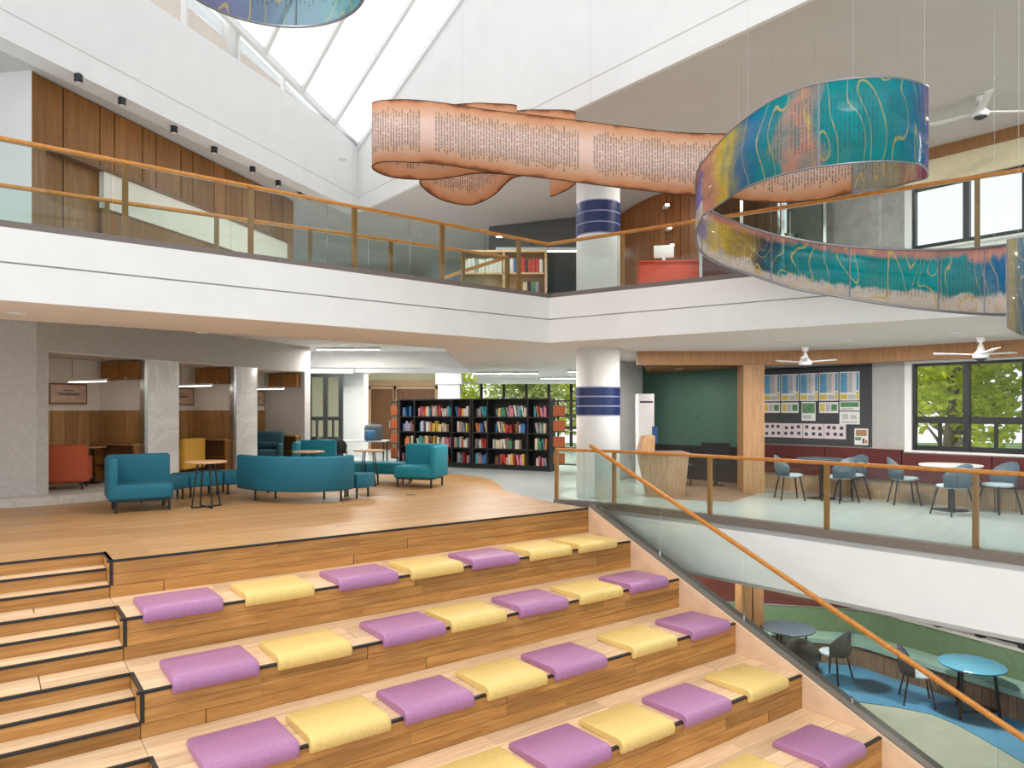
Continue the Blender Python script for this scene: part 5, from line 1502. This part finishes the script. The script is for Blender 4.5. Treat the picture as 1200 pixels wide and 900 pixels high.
# hanging services duct over the upper far zone
struct('ceiling', MB().prism([(-.6, 18.5), (2.2, 17.3), (5.5, 18.5), (5.5, 26.5), (-.6, 26.5)], 5.75, CEIL - .01), 'dark_soffit', label='dark dropped ceiling panel of the upper storey')
lb = thing('linear_lamp', 'long white linear lamp under the dark dropped ceiling', 'lamp', (1.2, 17.6, 5.55))
obj('housing', MB().box(-1.6, 1.3, -.05, .05, .02, .1), 'white_metal', lb); obj('diffuser', MB().box(-1.58, 1.28, -.04, .04, 0, .02), 'lamp_white', lb)
for x_ in (-1.2, .9): obj('cable', MB().tube([(x_, 0, .1), (x_, 0, .2)], .005, 5), 'black_metal', lb)
# pale band with a dark rail behind the upper-left glass
sp_b = thing('wall_ledge', 'pale long panel with a dark top rail along the timber panelling', 'ledge')
la, lb_ = wall_s(WP, WD, 116), wall_s(WP, WD, 332)
def lq(s_, o_): return tuple(WP + WD * s_ + WN * o_)
obj('ledge_panel', MB().prism([lq(la, .0), lq(lb_, .0), lq(lb_, .1), lq(la, .1)], 4.78, 5.34), 'pale_wall', sp_b)
obj('ledge_rail', MB().prism([lq(la - .9, .0), lq(lb_, .0), lq(lb_, .13), lq(la - .9, .13)], 5.34, 5.39), 'door_wood', sp_b)
obj('ledge_base', MB().prism([lq(la, .0), lq(lb_, .0), lq(lb_, .06), lq(la, .06)], UP, 4.78), 'oak_dark', sp_b)

# ================================================================== LAMPS OF THE BUILDING (linear lamps and downlights) AND ADDED FILL LIGHTS
def linear_lamp(label, loc, rz, ln, power, group='linear ceiling lamps', drop=.0):
    t_ = thing('ceiling_lamp', label, 'lamp', loc, rz, group)
    obj('housing', MB().box(-ln / 2, ln / 2, -.07, .07, .012, .07), 'white_metal', t_); obj('diffuser', MB().box(-ln / 2 + .02, ln / 2 - .02, -.06, .06, 0.004, .004), 'lamp_white', t_)
    l_ = bpy.data.lights.new('ceiling_lamp_light', 'AREA'); l_.shape = 'RECTANGLE'; l_.size = ln; l_.size_y = .12; l_.energy = power; l_.color = (1, .96, .9)
    lo = bpy.data.objects.new('lamp_light', l_); COL.objects.link(lo); lo.parent = t_; lo.location = (0, 0, -.01)
for nm, x, y, z, ln, pw in (
    ('over the study table', -4.6, 20.0, UP - .28, 1.8, 90), ('between the pillars beyond the booths', -5.6, 22.9, UP - .28, 1.8, 90), ('before the brown doors', -3.8, 26.5, UP - .28, 2.0, 110), ('above the bookcase aisle', -.2, 21.5, SOF - .08, 2.0, 90), ('behind the round column', 2.6, 20.5, SOF - .08, 2.0, 80), ('near the tall far windows', 2.0, 25.0, SOF - .08, 2.0, 90)):
    linear_lamp('white linear ceiling lamp ' + nm, (x, y, z), .0, ln, pw)
def downlight(label, x, y, z, power, group, r=.09):  # also builds the added fill lights further down
    t_ = thing('downlight', label, 'lamp', (x, y, z - .012), 0, group)
    obj('bezel', MB().lathe([(r - .02, .0), (r, 0), (r, .011), (r - .02, .011)], seg=20), 'white_metal', t_)
    obj('lens', MB().lathe([(r - .025, .004), (r - .022, .010)], seg=20), 'lamp_white', t_)
    l_ = bpy.data.lights.new('downlight_light', 'AREA'); l_.shape = 'DISK'; l_.size = r * 2; l_.energy = power; l_.color = (1, .95, .88)
    lo = bpy.data.objects.new('lamp_light', l_); COL.objects.link(lo); lo.parent = t_; lo.location = (0, 0, -.005)
PW = 40
for nm, x, y in (('above the corner sofa', -5.9, 8.5), ('above the curved bench', -4.6, 10.6), ('above the long curved sofa', -2.9, 12.1), ('beside the round column', .3, 14.2)):
    downlight('small round downlight in the left soffit ' + nm, x, y, SOF, PW, 'downlights in the left soffit')
for nm, x, y in (('above the platform edge', -.8, 15.4), ('above the bookcase front', -.9, 17.4), ('beyond the column', 1.8, 16.2)):
    downlight('small round added fill light in the inner soffit ' + nm, x, y, SOF, PW, 'added fill lights in the inner soffit')  # added as fill for the dark interior below the upper slab
for nm, x, y in (('over the reception desk', 2.9, 12.6), ('before the timber post', 4.4, 11.6), ('over the dark cafe table', 5.6, 11.9), ('over the white cafe table', 6.6, 10.6), ('by the window end', 8.0, 9.6)):
    downlight('small round added fill light in the right soffit ' + nm, x, y, SOF, PW, 'added fill lights in the right soffit')  # extra lamps added to brighten the right side under the slab
downlight('small round downlight inside the green alcove', 3.7, 15.8, 2.56, 18, 'alcove downlight')
for nm, x, y in (('over the lower blue table', 6.4, 10.2), ('over the lower dark table', 4.9, 12.0), ('behind the stair glass', 3.4, 12.8)):
    downlight('small round added fill light in the lower ceiling ' + nm, x, y, -.9, 34, 'added fill lights in the lower ceiling')  # unseen lamps added to lift the dark lower storey
for nm, x, y in (('over the timber bookcase', -.4, 14.8), ('before the curved timber wall', 3.4, 13.3), ('over the glass partition', 5.2, 12.4), ('by the upper windows', 7.4, 9.8), ('over the upper stairwell', -3.2, 13.5), ('beside the far upper wall', -2.5, 19.5)):
    downlight('small round added fill light in the upper ceiling ' + nm, x, y, CEIL, 42, 'added fill lights in the upper ceiling')  # lamps added to brighten the upper storey and its ceiling

# ================================================================== OUTSIDE
struct('ground', MB().prism([(9.5, -6), (60, -6), (60, 70), (-40, 70), (-40, 37), (16.2, 37)], -3.3, -1.6), 'lawn', label='lawn outside the building')
def crown_mesh(n, rx, rz_, seed, mat, ls):
    rg = random.Random(seed); vs_, fs = [], []
    blobs = [(rg.uniform(-.6, .6) * rx, rg.uniform(-.6, .6) * rx, rg.uniform(-.6, .7) * rz_, rg.uniform(.35, .6)) for _ in range(14)]
    for _ in range(n):
        bx, by, bz, br = rg.choice(blobs)
        d = Vector((rg.gauss(0, 1), rg.gauss(0, 1), rg.gauss(0, 1))).normalized() * rg.uniform(.55, 1.0)
        c = Vector((bx + d.x * br * rx, by + d.y * br * rx, bz + d.z * br * rz_))
        a = Vector((rg.gauss(0, 1), rg.gauss(0, 1), rg.gauss(0, .6))).normalized(); b2 = a.cross(Vector((rg.gauss(0, 1), rg.gauss(0, 1), rg.gauss(0, 1)))).normalized()
        s1, s2 = ls * rg.uniform(.7, 1.3), ls * rg.uniform(.4, .7)
        k = len(vs_)
        vs_ += [tuple(c - a * s1), tuple(c + b2 * s2), tuple(c + a * s1), tuple(c - b2 * s2)]; fs.append((k, k + 1, k + 2, k + 3))
    me = bpy.data.meshes.new('crown'); me.from_pydata(vs_, [], fs); me.materials.append(MATS[mat]); return me
crowns = {'a': crown_mesh(3300, 2.3, 2.3, 1, 'leaf_spring', .13), 'b': crown_mesh(3300, 2.4, 2.6, 2, 'leaf_deep', .14), 'c': crown_mesh(3000, 2.4, 2.4, 4, 'leaf_palm', .16)}
def trunk(h, seed):
    rg = random.Random(seed); mb = MB()
    mb.tube([(0, 0, -.2), (.1, .05, h * .3), (-.05, .1, h * .6), (.1, 0, h)], .17, 8, .05)
    for k in range(6):
        z = h * rg.uniform(.3, .8); a = rg.uniform(0, 6.28); l = rg.uniform(1, 2)
        mb.tube([(0, 0, z), (math.cos(a) * l * .5, math.sin(a) * l * .5, z + l * .45), (math.cos(a) * l, math.sin(a) * l, z + l * .8)], .07, 6, .02)
    return mb
tm = trunk(5.6, 3).mesh('trunk'); fix_normals(tm); tm.materials.append(MATS['bark'])
def tree(label, x, y, z, kind, sc, group):
    t_ = thing('tree', label, 'tree', (x, y, z), (x * 1.7) % 6.28, group)
    t_.scale = (sc, sc, sc)
    o = bpy.data.objects.new('trunk', tm); COL.objects.link(o); o.parent = t_
    c = bpy.data.objects.new('crown', crowns[kind]); COL.objects.link(c); c.parent = t_; c.location = (0, 0, 4.1)
for k, (x, y, kind, sc, nm) in enumerate(((12.6, 20.5, 'a', 1.05, 'yellow green tree beyond the notice board end of the windows'), (15.0, 19.0, 'a', 1.1, 'yellow green tree beyond the middle of the right windows'), (16.6, 16.2, 'b', 1.05, 'deeper green tree beyond the right windows'), (14.6, 23.5, 'b', 1.15, 'deeper green tree further out beyond the right windows'), (17.8, 21.0, 'a', 1.15, 'yellow green tree furthest out beyond the right windows'), (14.0, 14.0, 'a', .8, 'small yellow green tree close to the right windows'))):
    tree(nm, x, y, -1.6, kind, sc, 'trees outside the right windows')
for k, (x, y, kind, sc, nm) in enumerate(((-2.6, 36.5, 'a', 1.0, 'bright tree outside the far window beside the white pillar'), (.6, 36, 'c', 1.0, 'olive tree outside the far windows behind the bookcase'), (3.6, 37, 'a', .95, 'bright tree outside the far windows near the column'), (6.6, 36.5, 'b', 1.0, 'deeper green tree outside the far windows by the dispenser'), (-8.6, 33, 'b', .9, 'deeper green tree outside the narrow tall window'))):
    tree(nm, x, y, -1.6, kind, sc, 'trees outside the far windows')
